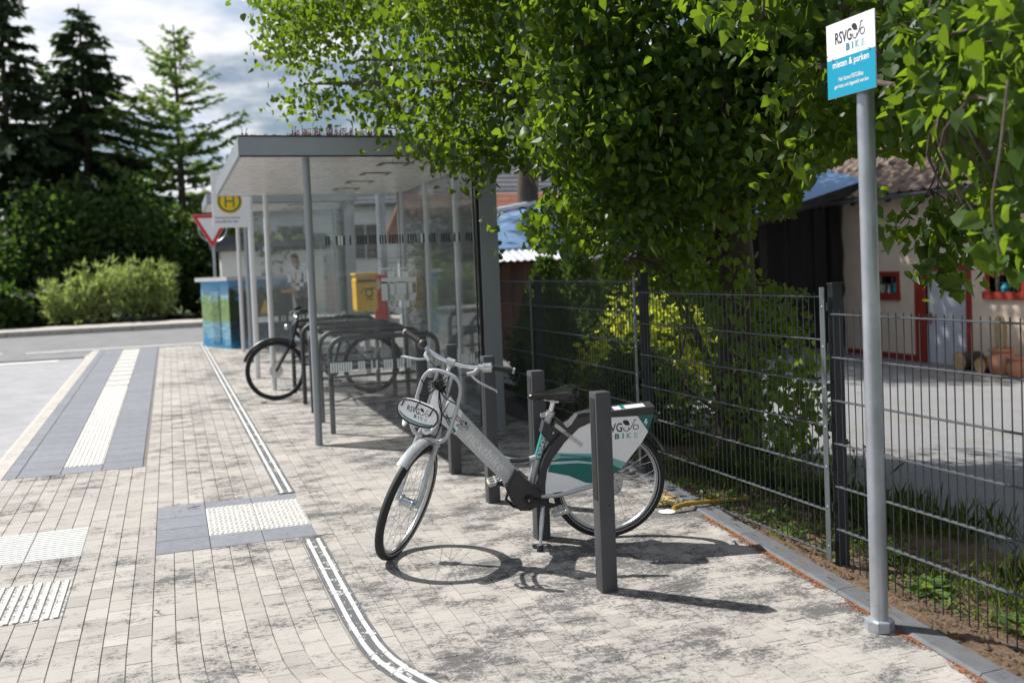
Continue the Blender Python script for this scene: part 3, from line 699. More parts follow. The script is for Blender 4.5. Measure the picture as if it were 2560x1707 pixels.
# ---- bike hoops
hp_ = thing('bike_hoop', 'x', 'bike rack', (0, 0, 0)); mb = MB()
path = [(-.525, 0, -.05), (-.525, 0, .76)]+[(-.525+.13-.13*math.cos(a), 0, .77+.13*math.sin(a)) for a in [i*math.pi/12 for i in range(1, 7)]]+[(.525-.13+.13*math.sin(a), 0, .77+.13*math.cos(a)) for a in [i*math.pi/12 for i in range(0, 6)]]+[(.525, 0, .76), (.525, 0, -.05)]
mb.tube(path, .025, 12); obj('hoop', mb, MT['anthracite'], hp_, True, local=True); mb = MB(); mb.tube([(-.525, 0, .45), (.525, 0, .45)], .014, 8); obj('crossbar', mb, MT['anthracite'], hp_, True, local=True)
HL = ['dark steel bike hoop right behind the shelter side glass', 'dark steel bike hoop second behind the shelter side glass', 'dark steel bike hoop third behind the shelter side glass', 'dark steel bike hoop leaning place of the parked black bicycle', 'dark steel bike hoop beyond the parked black bicycle']
for i, y in enumerate((9.46, 10.15, 10.83, 11.52, 12.5)):
    p = Vector((1.92, y, gz(1.92, y)))
    if i == 0: hp_.location = p; hp_['label'] = HL[0]; hp_['group'] = 'bike hoops in the shelter'
    else: dup(hp_, p, label=HL[i])

# ---- bus stop flag, yield sign
hs = thing('bus_stop_sign', 'white bus stop sign with green and yellow H emblem', 'sign', (1.105, 14.4, gz(1.1, 14.4))); g = gz(1.1, 14.4)
mb = MB(); mb.cyl((1.105, 14.4, g-.05), (1.105, 14.4, g+2.92), .038, n=18); obj('pole', mb, MT['white_metal'], hs, True)
mb = MB(); mb.cbox((.835, 14.4, 2.80), (.475, .03, .79), .006); pn = obj('panel', mb, MT['sign_white'], hs)
HF = lambda u, v: Vector((.835+u, 14.383, 2.80+v))
cy_ = .0
for (r0, r1, m, dy) in ((0.001, .172, 'yellow_sign', 0), (.128, .155, 'green_sign', .0012)):
    q = annulus(0, -.03, r0, r1, 36); put('emblem', q, lambda u, v: HF(u, v)+Vector((0, -.001-dy, 0)), MT[m], pn)
put('letter', fit(text2d('H', 1, .0), -.065, .065, -.115, .055), lambda u, v: HF(u, v)+Vector((0, -.0025, 0)), MT['green_sign'], pn)
put('lettering', fit(text2d('Himberg Brunnenweg', 1, .01), -.20, .13, -.275, -.245), lambda u, v: HF(u, v)+Vector((0, -.002, 0)), MT['ink'], pn)
put('lettering', fit(text2d('Linie 560 561 566', 1, .01), -.20, .10, -.325, -.295), lambda u, v: HF(u, v)+Vector((0, -.002, 0)), MT['ink'], pn)
ys = thing('yield_sign', 'red and white triangular yield sign behind the painted cabinet', 'sign', (.95, 23, gz(.95, 23)-.1))
mb = MB(); mb.cyl((.95, 23.05, gz(.95, 23)-.15), (.95, 23.05, 3.0), .03, n=12); obj('pole', mb, MT['galvanised'], ys, True)
tri = lambda s: [(-.42*s, .25*s), (.42*s, .25*s), (0, -.48*s)]
for s, m, y0 in ((1.04, 'sign_white', 23.0), (1.0, 'red_sign', 22.985), (.70, 'sign_white', 22.97)):
    mb = MB(); mb.prism(tri(s), lambda u, v, t: Vector((.93+u, t, 2.87+v)), y0, y0+.013); obj('panel', mb, MT[m], ys)
mb = MB(); mb.ring((.95, 23.08, 2.82), (0, 1, 0), .30, .012, 28, 6); obj('bracket_ring', mb, MT['galvanised'], ys)

# ---- painted cabinet
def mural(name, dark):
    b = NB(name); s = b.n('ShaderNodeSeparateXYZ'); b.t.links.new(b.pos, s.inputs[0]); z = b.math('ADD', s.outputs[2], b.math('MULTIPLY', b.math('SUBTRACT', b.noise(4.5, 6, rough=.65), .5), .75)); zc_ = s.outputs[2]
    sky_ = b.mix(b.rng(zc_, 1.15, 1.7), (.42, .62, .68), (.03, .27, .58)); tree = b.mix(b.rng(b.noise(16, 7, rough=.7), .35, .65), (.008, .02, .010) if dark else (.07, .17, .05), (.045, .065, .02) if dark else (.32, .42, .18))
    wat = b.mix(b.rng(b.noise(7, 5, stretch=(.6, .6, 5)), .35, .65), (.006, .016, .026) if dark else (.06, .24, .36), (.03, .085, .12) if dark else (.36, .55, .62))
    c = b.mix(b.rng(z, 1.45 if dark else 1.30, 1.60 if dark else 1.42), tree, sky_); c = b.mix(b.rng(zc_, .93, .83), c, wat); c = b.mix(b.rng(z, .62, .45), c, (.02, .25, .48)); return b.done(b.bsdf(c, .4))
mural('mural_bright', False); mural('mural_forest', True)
cb = thing('utility_cabinet', 'utility cabinet painted with a blue lake landscape at the crossing', 'cabinet', (1.03, 19.26, gz(1.03, 19.26)))
g = gz(1, 19.3); c0 = Vector((1.03, 19.26, g)); dl_ = Vector((-.42, .91, 0)).normalized(); dr_ = Vector((.91, .42, 0)).normalized()
cf = lambda u, v, z: c0+dr_*u+dl_*v+Vector((0, 0, z))
def cbx(u0, u1, v0, v1, z0, z1): mb = MB(); P_ = [cf(u, v, z) for z in (z0, z1) for u, v in ((u0, v0), (u1, v0), (u1, v1), (u0, v1))]; return mb.add(P_, [(0, 1, 2, 3), (4, 5, 6, 7), (0, 1, 5, 4), (1, 2, 6, 5), (2, 3, 7, 6), (3, 0, 4, 7)])
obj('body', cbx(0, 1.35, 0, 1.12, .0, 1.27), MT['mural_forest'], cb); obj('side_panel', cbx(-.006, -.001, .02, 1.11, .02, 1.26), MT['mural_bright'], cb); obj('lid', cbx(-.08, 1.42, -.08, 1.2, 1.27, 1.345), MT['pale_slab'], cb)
gr_ = obj('grille', cbx(-.014, -.007, .36, .72, .1, 1.18), MT['mural_bright'], cb)
for k in range(26): obj('louvre', cbx(-.026, -.0145, .38, .70, .13+k*.04, .148+k*.04), MT['mural_bright'], gr_)
mb = MB(); q = annulus(0, 0, .0005, .045, 20); mb.add([cf(.16+v[0], -.003, .93+v[1]) for v in q.v], q.f); obj('blue_dot', mb, MT['cyan_dark'], cb)
mb = MB(); mb.add([cf(.62, -.004, .62), cf(.86, -.004, .62), cf(.74, -.004, .90)], [(0, 1, 2)]); obj('warning_triangle', mb, MT['yellow_sign'], cb)

# ---- yellow mailbox on its post, red board beside it
ml = thing('mailbox', 'yellow mailbox with black post horn on a grey post', 'mailbox', (2.60, 14.0, gz(2.6, 14))); g = gz(2.6, 14)
pf = [(-.19, -.25), (.19, -.25), (.205, -.22), (.21, .18), (.19, .225), (.14, .25), (-.14, .25), (-.19, .225), (-.21, .18), (-.205, -.22)]
mb = MB(); mb.prism(pf, lambda u, v, t: Vector((2.60+u*.72, t, 1.415+v)), 13.86, 14.18); bd = obj('body', mb, MT['post_yellow'], ml)
mb = MB(); mb.cbox((2.60, 14.0, 1.685), (.33, .37, .035), .012); obj('hood', mb, MT['post_yellow'], ml)
mb = MB(); mb.bbox(2.47, 2.73, 13.845, 13.858, 1.57, 1.60); obj('slot', mb, MT['black_plastic'], bd)
mb = MB(); mb.bbox(2.57, 2.64, 14.0, 14.06, g-.05, 1.165); obj('post', mb, MT['galvanised'], ml)
em = MB()
for q in (annulus(.0, .0, .045, .066, 24), stroke([(-.04, .055), (-.08, .06), (-.115, .02), (-.12, -.01)], .016), stroke([(.04, .055), (.10, .07)], .024), stroke([(-.05, -.1), (-.02, -.085), (0, -.1)], .012), stroke([(0, -.1), (.03, -.085), (.06, -.1)], .012)): em.add(q.v, q.f)
put('post_horn', em, lambda u, v: Vector((2.63+u*.9, 13.857, 1.42+v)), MT['ink'], bd)
rb_ = thing('red_board', 'red upright board with white oval behind the mailbox', 'board', (2.885, 14.3, gz(2.88, 14.3))); g = gz(2.88, 14.3)
mb = MB(); mb.cbox((2.885, 14.3, 1.33), (.20, .03, .68), .005); pn = obj('panel', mb, MT['board_red'], rb_); q = annulus(0, 0, .001, .05, 20); put('oval', q, lambda u, v: Vector((2.85+u*.7, 14.283, 1.53+v*1.6)), MT['sign_white'], pn)
mb = MB(); mb.bbox(2.86, 2.92, 14.29, 14.31, g-.05, .99); obj('post', mb, MT['galvanised'], rb_)
# street lamp mast behind the shelter
lm = thing('street_lamp', 'tall grey lamp mast rising behind the bus shelter through leaves', 'street lamp', (3.3, 15.2, gz(3.3, 15.2)))
a_ = on_y(922, 325, 15.2); b_ = on_y(1045, 0, 15.2); g = gz(3.0, 15.2)
mb = MB(); mb.tube([(3.12, 15.2, g-.1), (3.12, 15.2, g+2), (3.12, 15.2, g+7)], [.085, .075, .05], 14); obj('mast', mb, MT['galvanised'], lm, True)
mb = MB(); mb.tube([(3.12, 15.2, g+6.95), (2.7, 15.2, g+7.1), (2.2, 15.2, g+7.15)], [.04, .035, .03], 10); obj('arm', mb, MT['galvanised'], lm, True)
mb = MB(); mb.cbox((1.95, 15.2, g+7.15), (.6, .22, .09), .03); obj('lamp_head', mb, MT['shelter_metal'], lm)
pm('rubber', (.018, .018, .019), .75, var=.2, scale=40, bump=.5, bscale=220, dirt=.0); pm('rubber_grey', (.35, .36, .37), .6, var=.1)
pm('alloy', (.55, .56, .57), .3, .85, var=.08, scale=14); pm('bike_silver', (.44, .455, .475), .3, .3, var=.04, scale=6, coat=.3); pm('chrome', (.75, .75, .76), .12, 1.0, var=.05)
pm('bike_white', (.86, .87, .88), .3, var=.03, scale=5, coat=.3, dirt=.05); pm('bike_dark', (.035, .037, .043), .42, var=.12, scale=8, coat=.1); pm('motor_dark', (.043, .043, .047), .55, var=.12, scale=10, bump=.08)
pm('saddle_black', (.010, .010, .011), .24, var=.2, scale=9, spec=.55); pm('print_silver', (.88, .90, .92), .4, .0, var=.03); pm('cord_black', (.01, .01, .011), .6, var=.2); pm('reflector', (.75, .68, .25), .3); pm('hub_blue', (.50, .56, .62), .25, .8)

def wheel(name, parent, o, ax, r, tw, hubw, hubr, tf=None, mt='rubber', spokes=32, rimm='alloy', stripe=True):
    tf = tf or (lambda q: q); o = Vector(o); ax = Vector(ax).normalized(); R0 = r-tw
    def mk(nm, mb, m, par, sm=True): mb.tf(tf); return obj(nm, mb, MT[m], par, sm, local=True)
    mb = MB(); rr = R0-tw*.55
    mb.lathe([(rr+.004, -.012), (rr+.004, .012), (rr-.006, .013), (rr-.018, .008), (rr-.021, 0), (rr-.018, -.008), (rr-.006, -.013), (rr+.004, -.012)], o, ax, 64); w = mk(name, mb, rimm, parent)
    mb = MB(); k = 14; mb.lathe([(R0+tw*math.cos(2*math.pi*i/k), tw*.93*math.sin(2*math.pi*i/k)) for i in range(k+1)], o, ax, 72); mk('tyre', mb, mt, w)
    if stripe:
        mb = MB()
        for s in (-1, 1): mb.lathe([(R0-tw*.52, s*tw*.835), (R0-tw*.34, s*tw*.905)], o, ax, 64)
        mk('reflective_stripe', mb, 'rubber_grey', w)
    mb = MB(); mb.lathe([(0, -hubw-.012), (.008, -hubw-.012), (.008, -hubw), (hubr, -hubw), (hubr*1.05, -hubw+.006), (hubr*.8, -hubw+.012), (hubr*.8, hubw-.012), (hubr*1.05, hubw-.006), (hubr, hubw), (.008, hubw), (.008, hubw+.012), (0, hubw+.012)], o, ax, 24); mk('hub', mb, 'hub_blue', w)
    e1 = ax.orthogonal().normalized(); e2 = ax.cross(e1); mb = MB()
    for i in range(spokes):
        a = 2*math.pi*i/spokes; s = 1 if i % 2 else -1; da = (.9 if (i//2) % 2 else -.9); p = o+(e1*math.cos(a)+e2*math.sin(a))*(rr-.016); q = o+ax*s*(hubw-.004)+(e1*math.cos(a+da)+e2*math.sin(a+da))*hubr*.98; mb.tube([q, p], .0013, 4, caps=False)
    mk('spoke_set', mb, 'steel', w, False); return w
def loft(mb, rings):
    n = len(rings[0]); V = [p for r in rings for p in r]; F = [(i*n+k, i*n+(k+1) % n, (i+1)*n+(k+1) % n, (i+1)*n+k) for i in range(len(rings)-1) for k in range(n)]
    F += [tuple(range(n-1, -1, -1)), tuple((len(rings)-1)*n+k for k in range(n))]; return mb.add(V, F)

# ================= rental bicycle (heading, lean and steering measured from the picture)
BX, BY, PSI, LEAN, DEL, WB, HA, OFF, BR = 2.348, 5.2891, 2.98006, -.15805, 1.06244, 1.18892, 1.26968, .0486, .335
bike = thing('rental_bicycle', 'silver and white rental bicycle with teal swoosh leaning on its kickstand', 'bicycle', M=Matrix.Translation((BX, BY, SL*BY)) @ Matrix.Rotation(PSI, 4, 'Z') @ Matrix.Rotation(LEAN, 4, 'X'))
AX = Vector((-math.cos(HA), 0, math.sin(HA))); AP = Vector((WB, 0, BR))-Vector((math.sin(HA), 0, math.cos(HA)))*OFF
SM = Matrix.Rotation(DEL, 3, AX)
steer = lambda q: AP+SM @ (Vector(q)-AP)
def bp(name, mb, m, par=None, sm=True, st=False):
    if st: mb.tf(steer)
    return obj(name, mb, MT[m], par or bike, sm, local=True)
wheel('rear_wheel', bike, (0, 0, BR), (0, 1, 0), BR, .025, .045, .04)
fw = wheel('front_wheel', bike, (WB, 0, BR), (0, 1, 0), BR, .025, .04, .032, steer)
mb = MB(); mb.lathe([(.0, .03), (.075, .03), (.075, .033), (.0, .033)], (0, 0, BR), (0, 1, 0), 28); bp('brake_disc', mb, 'alloy')
# down tube
top = [(.905, .905), (.845, .817), (.686, .628), (.533, .455)]; bot = [(.972, .772), (.886, .692), (.755, .543), (.600, .372)]
def dt_ring(t, w, grow=0.0):
    i = min(2, int(t*3)); f = t*3-i; a = Vector(top[i]).lerp(Vector(top[i+1]), f); c_ = Vector(bot[i]).lerp(Vector(bot[i+1]), f); m_ = (a+c_)/2; h = (a-c_)/2; h = h*(1+grow/h.length); w += grow
    return [(m_.x+h.x*v, w*u, m_.y+h.y*v) for u, v in ((-1, -.55), (-.6, -1), (.6, -1), (1, -.55), (1, .55), (.6, 1), (-.6, 1), (-1, .55))]
mb = MB(); loft(mb, [dt_ring(k/24, .031) for k in range(25)]); pm('tube_silver', (.50, .515, .53), .3, .2, var=.05, scale=7, coat=.3); dt = bp('down_tube', mb, 'tube_silver')
mb = MB(); loft(mb, [dt_ring(k/24, .031, .0012) for k in range(0, 9)]); de = bp('white_decal', mb, 'bike_white', dt)
P0 = (Vector(top[0])+Vector(bot[0]))/2; P1 = (Vector(top[3])+Vector(bot[3]))/2; dd = (P1-P0).normalized(); pp = Vector((-dd.y*-1, 0)); dv = Vector((dd.x, dd.y)); 
pv = Vector((dv.y, -dv.x)); pv = pv if pv.y > 0 else -pv
DT = lambda y: (lambda u, v: Vector((P0.x+dv.x*u+pv.x*v, y, P0.y+dv.y*u+pv.y*v)))
logo(lambda u, v: DT(.0335)(.065+u*.105, -.018+v*.105), de, local=True)
for k, (m, a) in enumerate((('teal', .0), ('teal_mid', .012))):
    q = stroke([(.02, -.012-a), (.07, -.030-a), (.13, -.044-a*.6)], .009-k*.002); put('swoosh', q, DT(.0332+k*.0004), MT[m], de, True)
put('lettering', fit(text2d('nextbike', 1, -.02), .20, .475, -.028, .030), DT(.0316), MT['print_silver'], dt, True)
# motor case
mc = [(.616, .368), (.556, .469), (.455, .372), (.41, .326), (.413, .285), (.432, .25), (.475, .226), (.534, .230), (.587, .30)]
mb = MB(); mb.prism(mc, lambda u, v, t: Vector((u, t, v)), -.06, .06); mcase = bp('motor_case', mb, 'motor_dark', sm=False)
ctr = Vector((sum(p[0] for p in mc)/9, sum(p[1] for p in mc)/9))
mb = MB(); mb.prism([tuple(ctr+(Vector(p)-ctr)*.93) for p in mc], lambda u, v, t: Vector((u, t, v)), .0602, .066); bp('cover', mb, 'motor_dark', mcase, False)
for p in mc[::2]:
    q = ctr+(Vector(p)-ctr)*.84; mb = MB(); mb.cyl((q.x, .066, q.y), (q.x, .0685, q.y), .005, n=8); bp('screw', mb, 'black_plastic', mcase)
mb = MB(); mb.tube([(.58, -.03, .33), (.60, -.03, .27), (.56, -.03, .225), (.50, -.03, .20), (.45, -.03, .215)], .009, 8); bp('cable_guard', mb, 'black_plastic')
# seat tube, link, seat post, saddle
mb = MB(); mb.tube([(.462, 0, .36), (.347, 0, .765)], .0215, 16); stb = bp('seat_tube', mb, 'bike_silver')
sdir = (Vector((.347, .765))-Vector((.462, .36))).normalized()
mb = MB(); q0, q1 = .155, .315
mb.tube([(.462+sdir.x*q0, 0, .36+sdir.y*q0), (.462+sdir.x*q1, 0, .36+sdir.y*q1)], .0222, 16); lb = bp('teal_label', mb, 'teal_mid', stb)
def wrapnum(u, v):     # wrap the digits round the tube
    a = v/.0229; k = .165+u; c_ = Vector((.462+sdir.x*k, 0, .36+sdir.y*k)); n_ = Vector((sdir.y, 0, -sdir.x)); return c_+n_*(.0229*math.sin(a))+Vector((0, 1, 0))*(.0229*math.cos(a))
nm = fit(text2d('530420', 1, .01), 0, .14, -.013, .013); put('lettering', nm, wrapnum, MT['sign_white'], stb, True)
mb = MB(); mb.tube(smooth_path([(.645, 0, .535), (.56, 0, .507), (.50, 0, .503), (.425, 0, .520)], 5), .017, 12); tl = bp('link_tube', mb, 'bike_silver')
mb = MB(); mb.tube(smooth_path([(.58, .008, .515), (.53, .009, .510), (.47, .008, .515)], 4), .0135, 10); bp('grip_inlay', mb, 'bike_dark', tl)
mb = MB(); mb.tube([(.352, 0, .745), (.326, 0, .84)], .0145, 16); spo = bp('seat_post', mb, 'chrome')
mb = MB(); mb.lathe([(.022, 0), (.0255, 0), (.0255, .03), (.022, .03)], (.349, 0, .755), (-.27, 0, .96), 18); mb.box((.385, 0, .765), (.03, .03, .018)); mb.cyl((.37, -.03, .768), (.37, .045, .768), .006, n=8); bp('seat_clamp', mb, 'alloy', spo)
mb = MB(); mb.box((.325, 0, .85), (.05, .05, .022)); mb.tube([(.42, .02, .868), (.33, .022, .848), (.24, .03, .862)], .0035, 6); mb.tube([(.42, -.02, .868), (.33, -.022, .848), (.24, -.03, .862)], .0035, 6); bp('saddle_rails', mb, 'steel')
mb = MB(); rings = []
for (x, w, zt_, zb_) in ((.474, .006, .879, .870), (.466, .018, .889, .862), (.44, .026, .898, .858), (.40, .031, .904, .858), (.36, .038, .905, .857), (.32, .052, .905, .853), (.28, .072, .912, .846), (.245, .084, .922, .842), (.215, .080, .927, .846), (.195, .062, .923, .858), (.183, .030, .912, .876)):
    rg_ = []
    for k in range(20):
        a = 2*math.pi*k/20; cy, cz = math.cos(a), math.sin(a); e = .65
        y = w*abs(cy)**e*(1 if cy > 0 else -1); zc_ = zb_+(zt_-zb_)*.45
        z = zc_+(zt_-zc_)*abs(cz)**.75 if cz > 0 else zc_-(zc_-zb_)*abs(cz)**.6
        if cz > .3: z -= .006*math.exp(-(y/.012)**2)*(1 if x < .42 else 0)
        rg_.append((x, y, z))
    rings.append(rg_)
loft(mb, rings); bp('saddle', mb, 'saddle_black')
# seat box, lock
mb = MB(); mb.prism([(.386, .735), (.33, .70), (.265, .612), (.31, .580), (.352, .60), (.404, .667)], lambda u, v, t: Vector((u, t, v)), -.032, .034); sb = bp('lock_housing', mb, 'bike_dark', sm=False)
mb = MB(); mb.cyl((.335, .034, .668), (.335, .037, .668), .006, n=12); bp('screw', mb, 'alloy', sb)
lk = [(.345, .708), (.322, .750), (.150, .607), (.180, .553)]
mb = MB(); mb.prism(lk, lambda u, v, t: Vector((u, t, v)), -.05, .052); lo = bp('lock', mb, 'bike_dark', sm=False)
mb = MB(); mb.prism([(.334, .712), (.324, .732), (.166, .600), (.178, .578)], lambda u, v, t: Vector((u, t, v)), .0525, .056); bp('lock_plate', mb, 'alloy', lo, False)
mb = MB(); mb.cyl((.196, -.045, .662), (.196, .05, .662), .062, n=28); bp('lock_disc', mb, 'bike_dark', lo)
# fender band and skirt panels
inn = [(.387, .314), (.386, .38), (.375, .46), (.342, .524), (.274, .616), (.192, .693), (.118, .722), (.008, .743), (-.244, .741)]
out = [(.405, .316), (.424, .37), (.417, .46), (.389, .541), (.355, .60), (.274, .690), (.186, .751), (.118, .766), (.009, .777), (-.252, .790)]
mb = MB(); mb.prism(out+inn[::-1], lambda u, v, t: Vector((u, t, v)), -.056, .056); fb = bp('rear_fender', mb, 'bike_dark', sm=False)
mb = MB(); mb.prism([(-.02, .7795), (-.200, .7893), (-.200, .7905), (-.02, .7808)], lambda u, v, t: Vector((u, t, v)), -.02, .04); bp('rack_label', mb, 'sign_white', fb, False)
mb = MB(); mb.prism([(-.06, .7825), (-.085, .7838), (-.085, .7858), (-.06, .7842)], lambda u, v, t: Vector((u, t, v)), -.03, .035); bp('rack_label', mb, 'teal', fb, False)
pan = [(.387, .314)]+inn[1:]+[(-.214, .644), (-.179, .583), (-.125, .517), (-.056, .43), (-.014, .405), (.03, .372), (.1, .351), (.25, .328)]
for s in (1, -1):
    mb = MB(); mb.prism(pan, lambda u, v, t: Vector((u, t*s, v)), .050, .0535); sk = bp('skirt_panel', mb, 'bike_white', sm=False)
    def flat(nm, poly, m, y, par=sk): mb = MB(); mb.sheet(poly, lambda u, v: Vector((u, y*s, v))); return bp(nm, mb, m, par, False)
    flat('swoosh', [(.345, .515), (.30, .525), (.12, .515), (.02, .475), (-.06, .432), (-.014, .405), (.03, .372), (.085, .356), (.15, .365), (.25, .415), (.372, .448), (.362, .480)], 'teal', .0545)
    flat('swoosh', [(.318, .556), (.25, .548), (.10, .535), (-.01, .500), (-.085, .470), (-.06, .434), (.02, .476), (.12, .516), (.30, .526), (.342, .520)], 'teal_light', .0543)
    flat('swoosh', [(.352, .505), (.2, .502), (.08, .480), (.08, .470), (.2, .488), (.356, .490)], 'teal_pale', .0555)
    flat('swoosh', [(.30, .548), (.12, .520), (.0, .478), (.12, .512), (.30, .535)], 'teal_mid', .0556)
    flat('corner_field', [(-.150, .7405), (-.2425, .7395), (-.214, .645)], 'teal', .0545)
    flat('bolt_sign', [(-.196, .722), (-.208, .722), (-.2, .705), (-.213, .707), (-.196, .675), (-.2, .697), (-.187, .695)], 'sign_white', .056)
    if s == 1: logo(lambda u, v: Vector((.065-u*.225, .0546, .6125+v*.205)), sk, local=True)
    else: logo(lambda u, v: Vector((-.16+u*.225, -.0546, .6125+v*.205)), sk, local=True)
mb = MB(); mb.tube(smooth_path([(.41, .05, .302), (.30, .058, .306), (.12, .062, .343), (.0, .062, .335)], 5), .0125, 10); bp('chain_stay', mb, 'bike_silver')
mb = MB(); mb.tube(smooth_path([(.41, -.05, .302), (.30, -.058, .306), (.12, -.062, .343), (.0, -.062, .335)], 5), .0125, 10); bp('chain_stay', mb, 'bike_silver')
for s in (1, -1): mb = MB(); mb.cyl((0, .045*s, BR), (0, .075*s, BR), .018, n=12); bp('axle_nut', mb, 'alloy')
tail = [(.375*math.cos(a), .375*math.sin(a)+BR) for a in [R_(112+i*5) for i in range(9)]]; t2 = [(.365*math.cos(a), .365*math.sin(a)+BR) for a in [R_(112+i*5) for i in range(9)]]
mb = MB(); mb.prism(tail+t2[::-1], lambda u, v, t: Vector((u, t, v)), -.032, .032); bp('fender_tail', mb, 'bike_dark', sm=False)
mb = MB(); mb.cbox((-.262, 0, .715), (.03, .09, .05), .008); bp('rear_light', mb, 'bike_dark')
# cranks, pedals, kickstand
for s, sg_ in ((1, 1), (-1, -1)):
    c0 = Vector((.485, 0, .30)); e = c0+Vector((-.157, 0, -.046))*sg_
    mb = MB(); mb.tube([(c0.x, .082*s, c0.z), ((c0.x+e.x)/2, .088*s, (c0.z+e.z)/2), (e.x, .092*s, e.z)], [.017, .0125, .013], 12); mb.cyl((c0.x, .066*s, c0.z), (c0.x, .094*s, c0.z), .024, n=18); ck = bp('crank', mb, 'black_plastic')
    mb = MB(); mb.cyl((c0.x, .0945*s, c0.z), (c0.x, .0965*s, c0.z), .009, n=10); bp('axle_bolt', mb, 'alloy', ck)
    Mr = Matrix.Rotation(R_(12), 3, 'Y'); mb = MB(); pc = Vector((e.x, .145*s, e.z-.004))
    mb.cyl((e.x, .09*s, e.z), (e.x, .2*s, e.z), .008, n=8)
    for q in (-1, 1): mb.cbox(pc+Mr @ Vector((.036*q, 0, 0)), (.016, .094, .026), .004, Mr)
    for q in (-.042, 0, .042): mb.cbox(pc+Vector((0, q, 0)), (.066, .012, .02), .003, Mr)
    pd = bp('pedal', mb, 'alloy', sm=False); 
    for q in (-1, 1): mb = MB(); mb.cbox(pc+Mr @ Vector((.0455*q, 0, 0)), (.004, .05, .016), .001, Mr); bp('pedal_reflector', mb, 'reflector', pd, False)
mb = MB(); mb.tube(smooth_path([(.40, .045, .262), (.405, .07, .24), (.418, .10, .17), (.440, .157, .045)], 4), [.013]*10+[.010]*3, 10); ks = bp('kickstand', mb, 'alloy')
mb = MB(); mb.tube([(.438, .152, .055), (.4415, .161, .026)], [.014, .021], 10); bp('foot', mb, 'black_plastic', ks)
# head tube and steering assembly
ax_at = lambda z: AP+AX*((z-AP.z)/AX.z)
mb = MB(); mb.tube([ax_at(.735), ax_at(.905)], .026, 20); bp('head_tube', mb, 'bike_silver')
mb = MB(); mb.tube([ax_at(.905), ax_at(1.085)], .0135, 14); stem = bp('stem', mb, 'chrome', st=True)
hb = Vector((.893, 0, 1.098)); mb = MB(); mb.cyl(hb+Vector((0, -.024, 0)), hb+Vector((0, .024, 0)), .022, n=16); mb.tube([ax_at(1.075), hb], .017, 12); bp('bar_clamp', mb, 'bike_silver', stem, st=True)
bar_pts = [(.815, -.335, 1.136), (.835, -.25, 1.132), (.862, -.17, 1.115), (.886, -.08, 1.100), (.893, 0, 1.098), (.886, .08, 1.100), (.862, .17, 1.115), (.835, .25, 1.132), (.815, .335, 1.136)]
mb = MB(); mb.tube(smooth_path(bar_pts, 4), .0125, 14); hbar = bp('handlebar', mb, 'chrome', st=True)
def gp_(a, c_, r): mb = MB(); mb.tube([a, c_], r, 14); return mb
e = lambda s, t: Vector((.862-.047*(t-.17)/.165, s*t, 1.115+.021*min(1, (t-.17)/.08)))
bp('grip', gp_(e(1, .225), e(1, .332), .0165), 'rubber', hbar, st=True); bp('grip_end', gp_(e(1, .332), e(1, .343), .0172), 'rubber_grey', hbar, st=True); bp('gear_shifter', gp_(e(1, .176), e(1, .222), .026), 'alloy', hbar, st=True)
bp('grip', gp_(e(-1, .222), e(-1, .33), .0168), 'rubber', hbar, st=True); bp('grip_end', gp_(e(-1, .33), e(-1, .342), .0175), 'rubber_grey', hbar, st=True)
mb = MB(); mb.sphere(e(-1, .198)+Vector((.006, 0, .003)), (.028, .026, .028), 16, 10); bp('bell', mb, 'bike_dark', hbar, st=True)
for s in (1, -1):
    mb = MB(); mb.lathe([(.0135, -.01), (.018, -.01), (.018, .01), (.0135, .01)], e(s, .160), (0, 1, 0), 16); mb.tube([e(s, .158), Vector((.905, s*.150, 1.092)), Vector((.925, s*.115, 1.078))], [.013, .014, .010], 10); lv = bp('brake_bracket', mb, 'bike_silver', hbar, st=True)
    mb = MB(); mb.tube(smooth_path([(.92, s*.135, 1.083), (.934, s*.18, 1.068), (.925, s*.24, 1.052), (.905, s*.285, 1.035), (.902, s*.296, 1.024)], 4), [.0075]*12+[.006]*5, 8, flat=.6); bp('brake_lever', mb, 'bike_silver', lv, st=True)
    mb = MB(); mb.tube(smooth_path([(.925, s*.112, 1.078), (.95, s*.06, 1.06), (.97, s*.01, 1.03), (.985, -s*.03, .95), (1.0, -s*.015, .86), (1.03, s*.02, .76)], 5), .0026, 6); bp('brake_cable', mb, 'cord_black', lv, st=True)
# fork, fender
for s in (1, -1):
    mb = MB(); mb.tube(smooth_path([ax_at(.735)+Vector((0, s*.022, 0)), ax_at(.72)+Vector((0, s*.05, -.01)), (1.06, s*.058, .64), (1.13, s*.06, .48), (WB, s*.062, BR)], 4), [.017]*9+[.0175]*4+[.015]*4, 12, flat=.75); bp('fork_leg', mb, 'bike_silver', st=True)
mb = MB(); mb.cyl((WB, -.075, BR), (WB, .075, BR), .010, n=12); mb.cyl((WB, .056, BR), (WB, .07, BR), .022, n=14); bp('axle_nut', mb, 'alloy', st=True)
mb = MB(); mb.cbox(ax_at(.73)+Vector((.0, 0, .0)), (.05, .11, .045), .012); bp('fork_crown', mb, 'bike_silver', st=True)
a0, a1 = R_(64), R_(138); fr_ = []
for i in range(21):
    a = a0+(a1-a0)*i/20; rg_ = []
    for (y, rr) in ((-.033, .352), (-.030, .366), (-.018, .374), (0, .3765), (.018, .374), (.030, .366), (.033, .352), (.030, .352), (.016, .370), (0, .3725), (-.016, .370), (-.030, .352)): rg_.append((WB+rr*math.cos(a), y, BR+rr*math.sin(a)))
    fr_.append(rg_)
mb = MB(); loft(mb, fr_); bp('front_fender', mb, 'bike_silver', st=True)
mb = MB(); mb.cbox((1.155, .062, .44), (.02, .014, .16), .004, Matrix.Rotation(R_(-18), 3, 'Y')); bp('front_brake', mb, 'hub_blue', st=True)
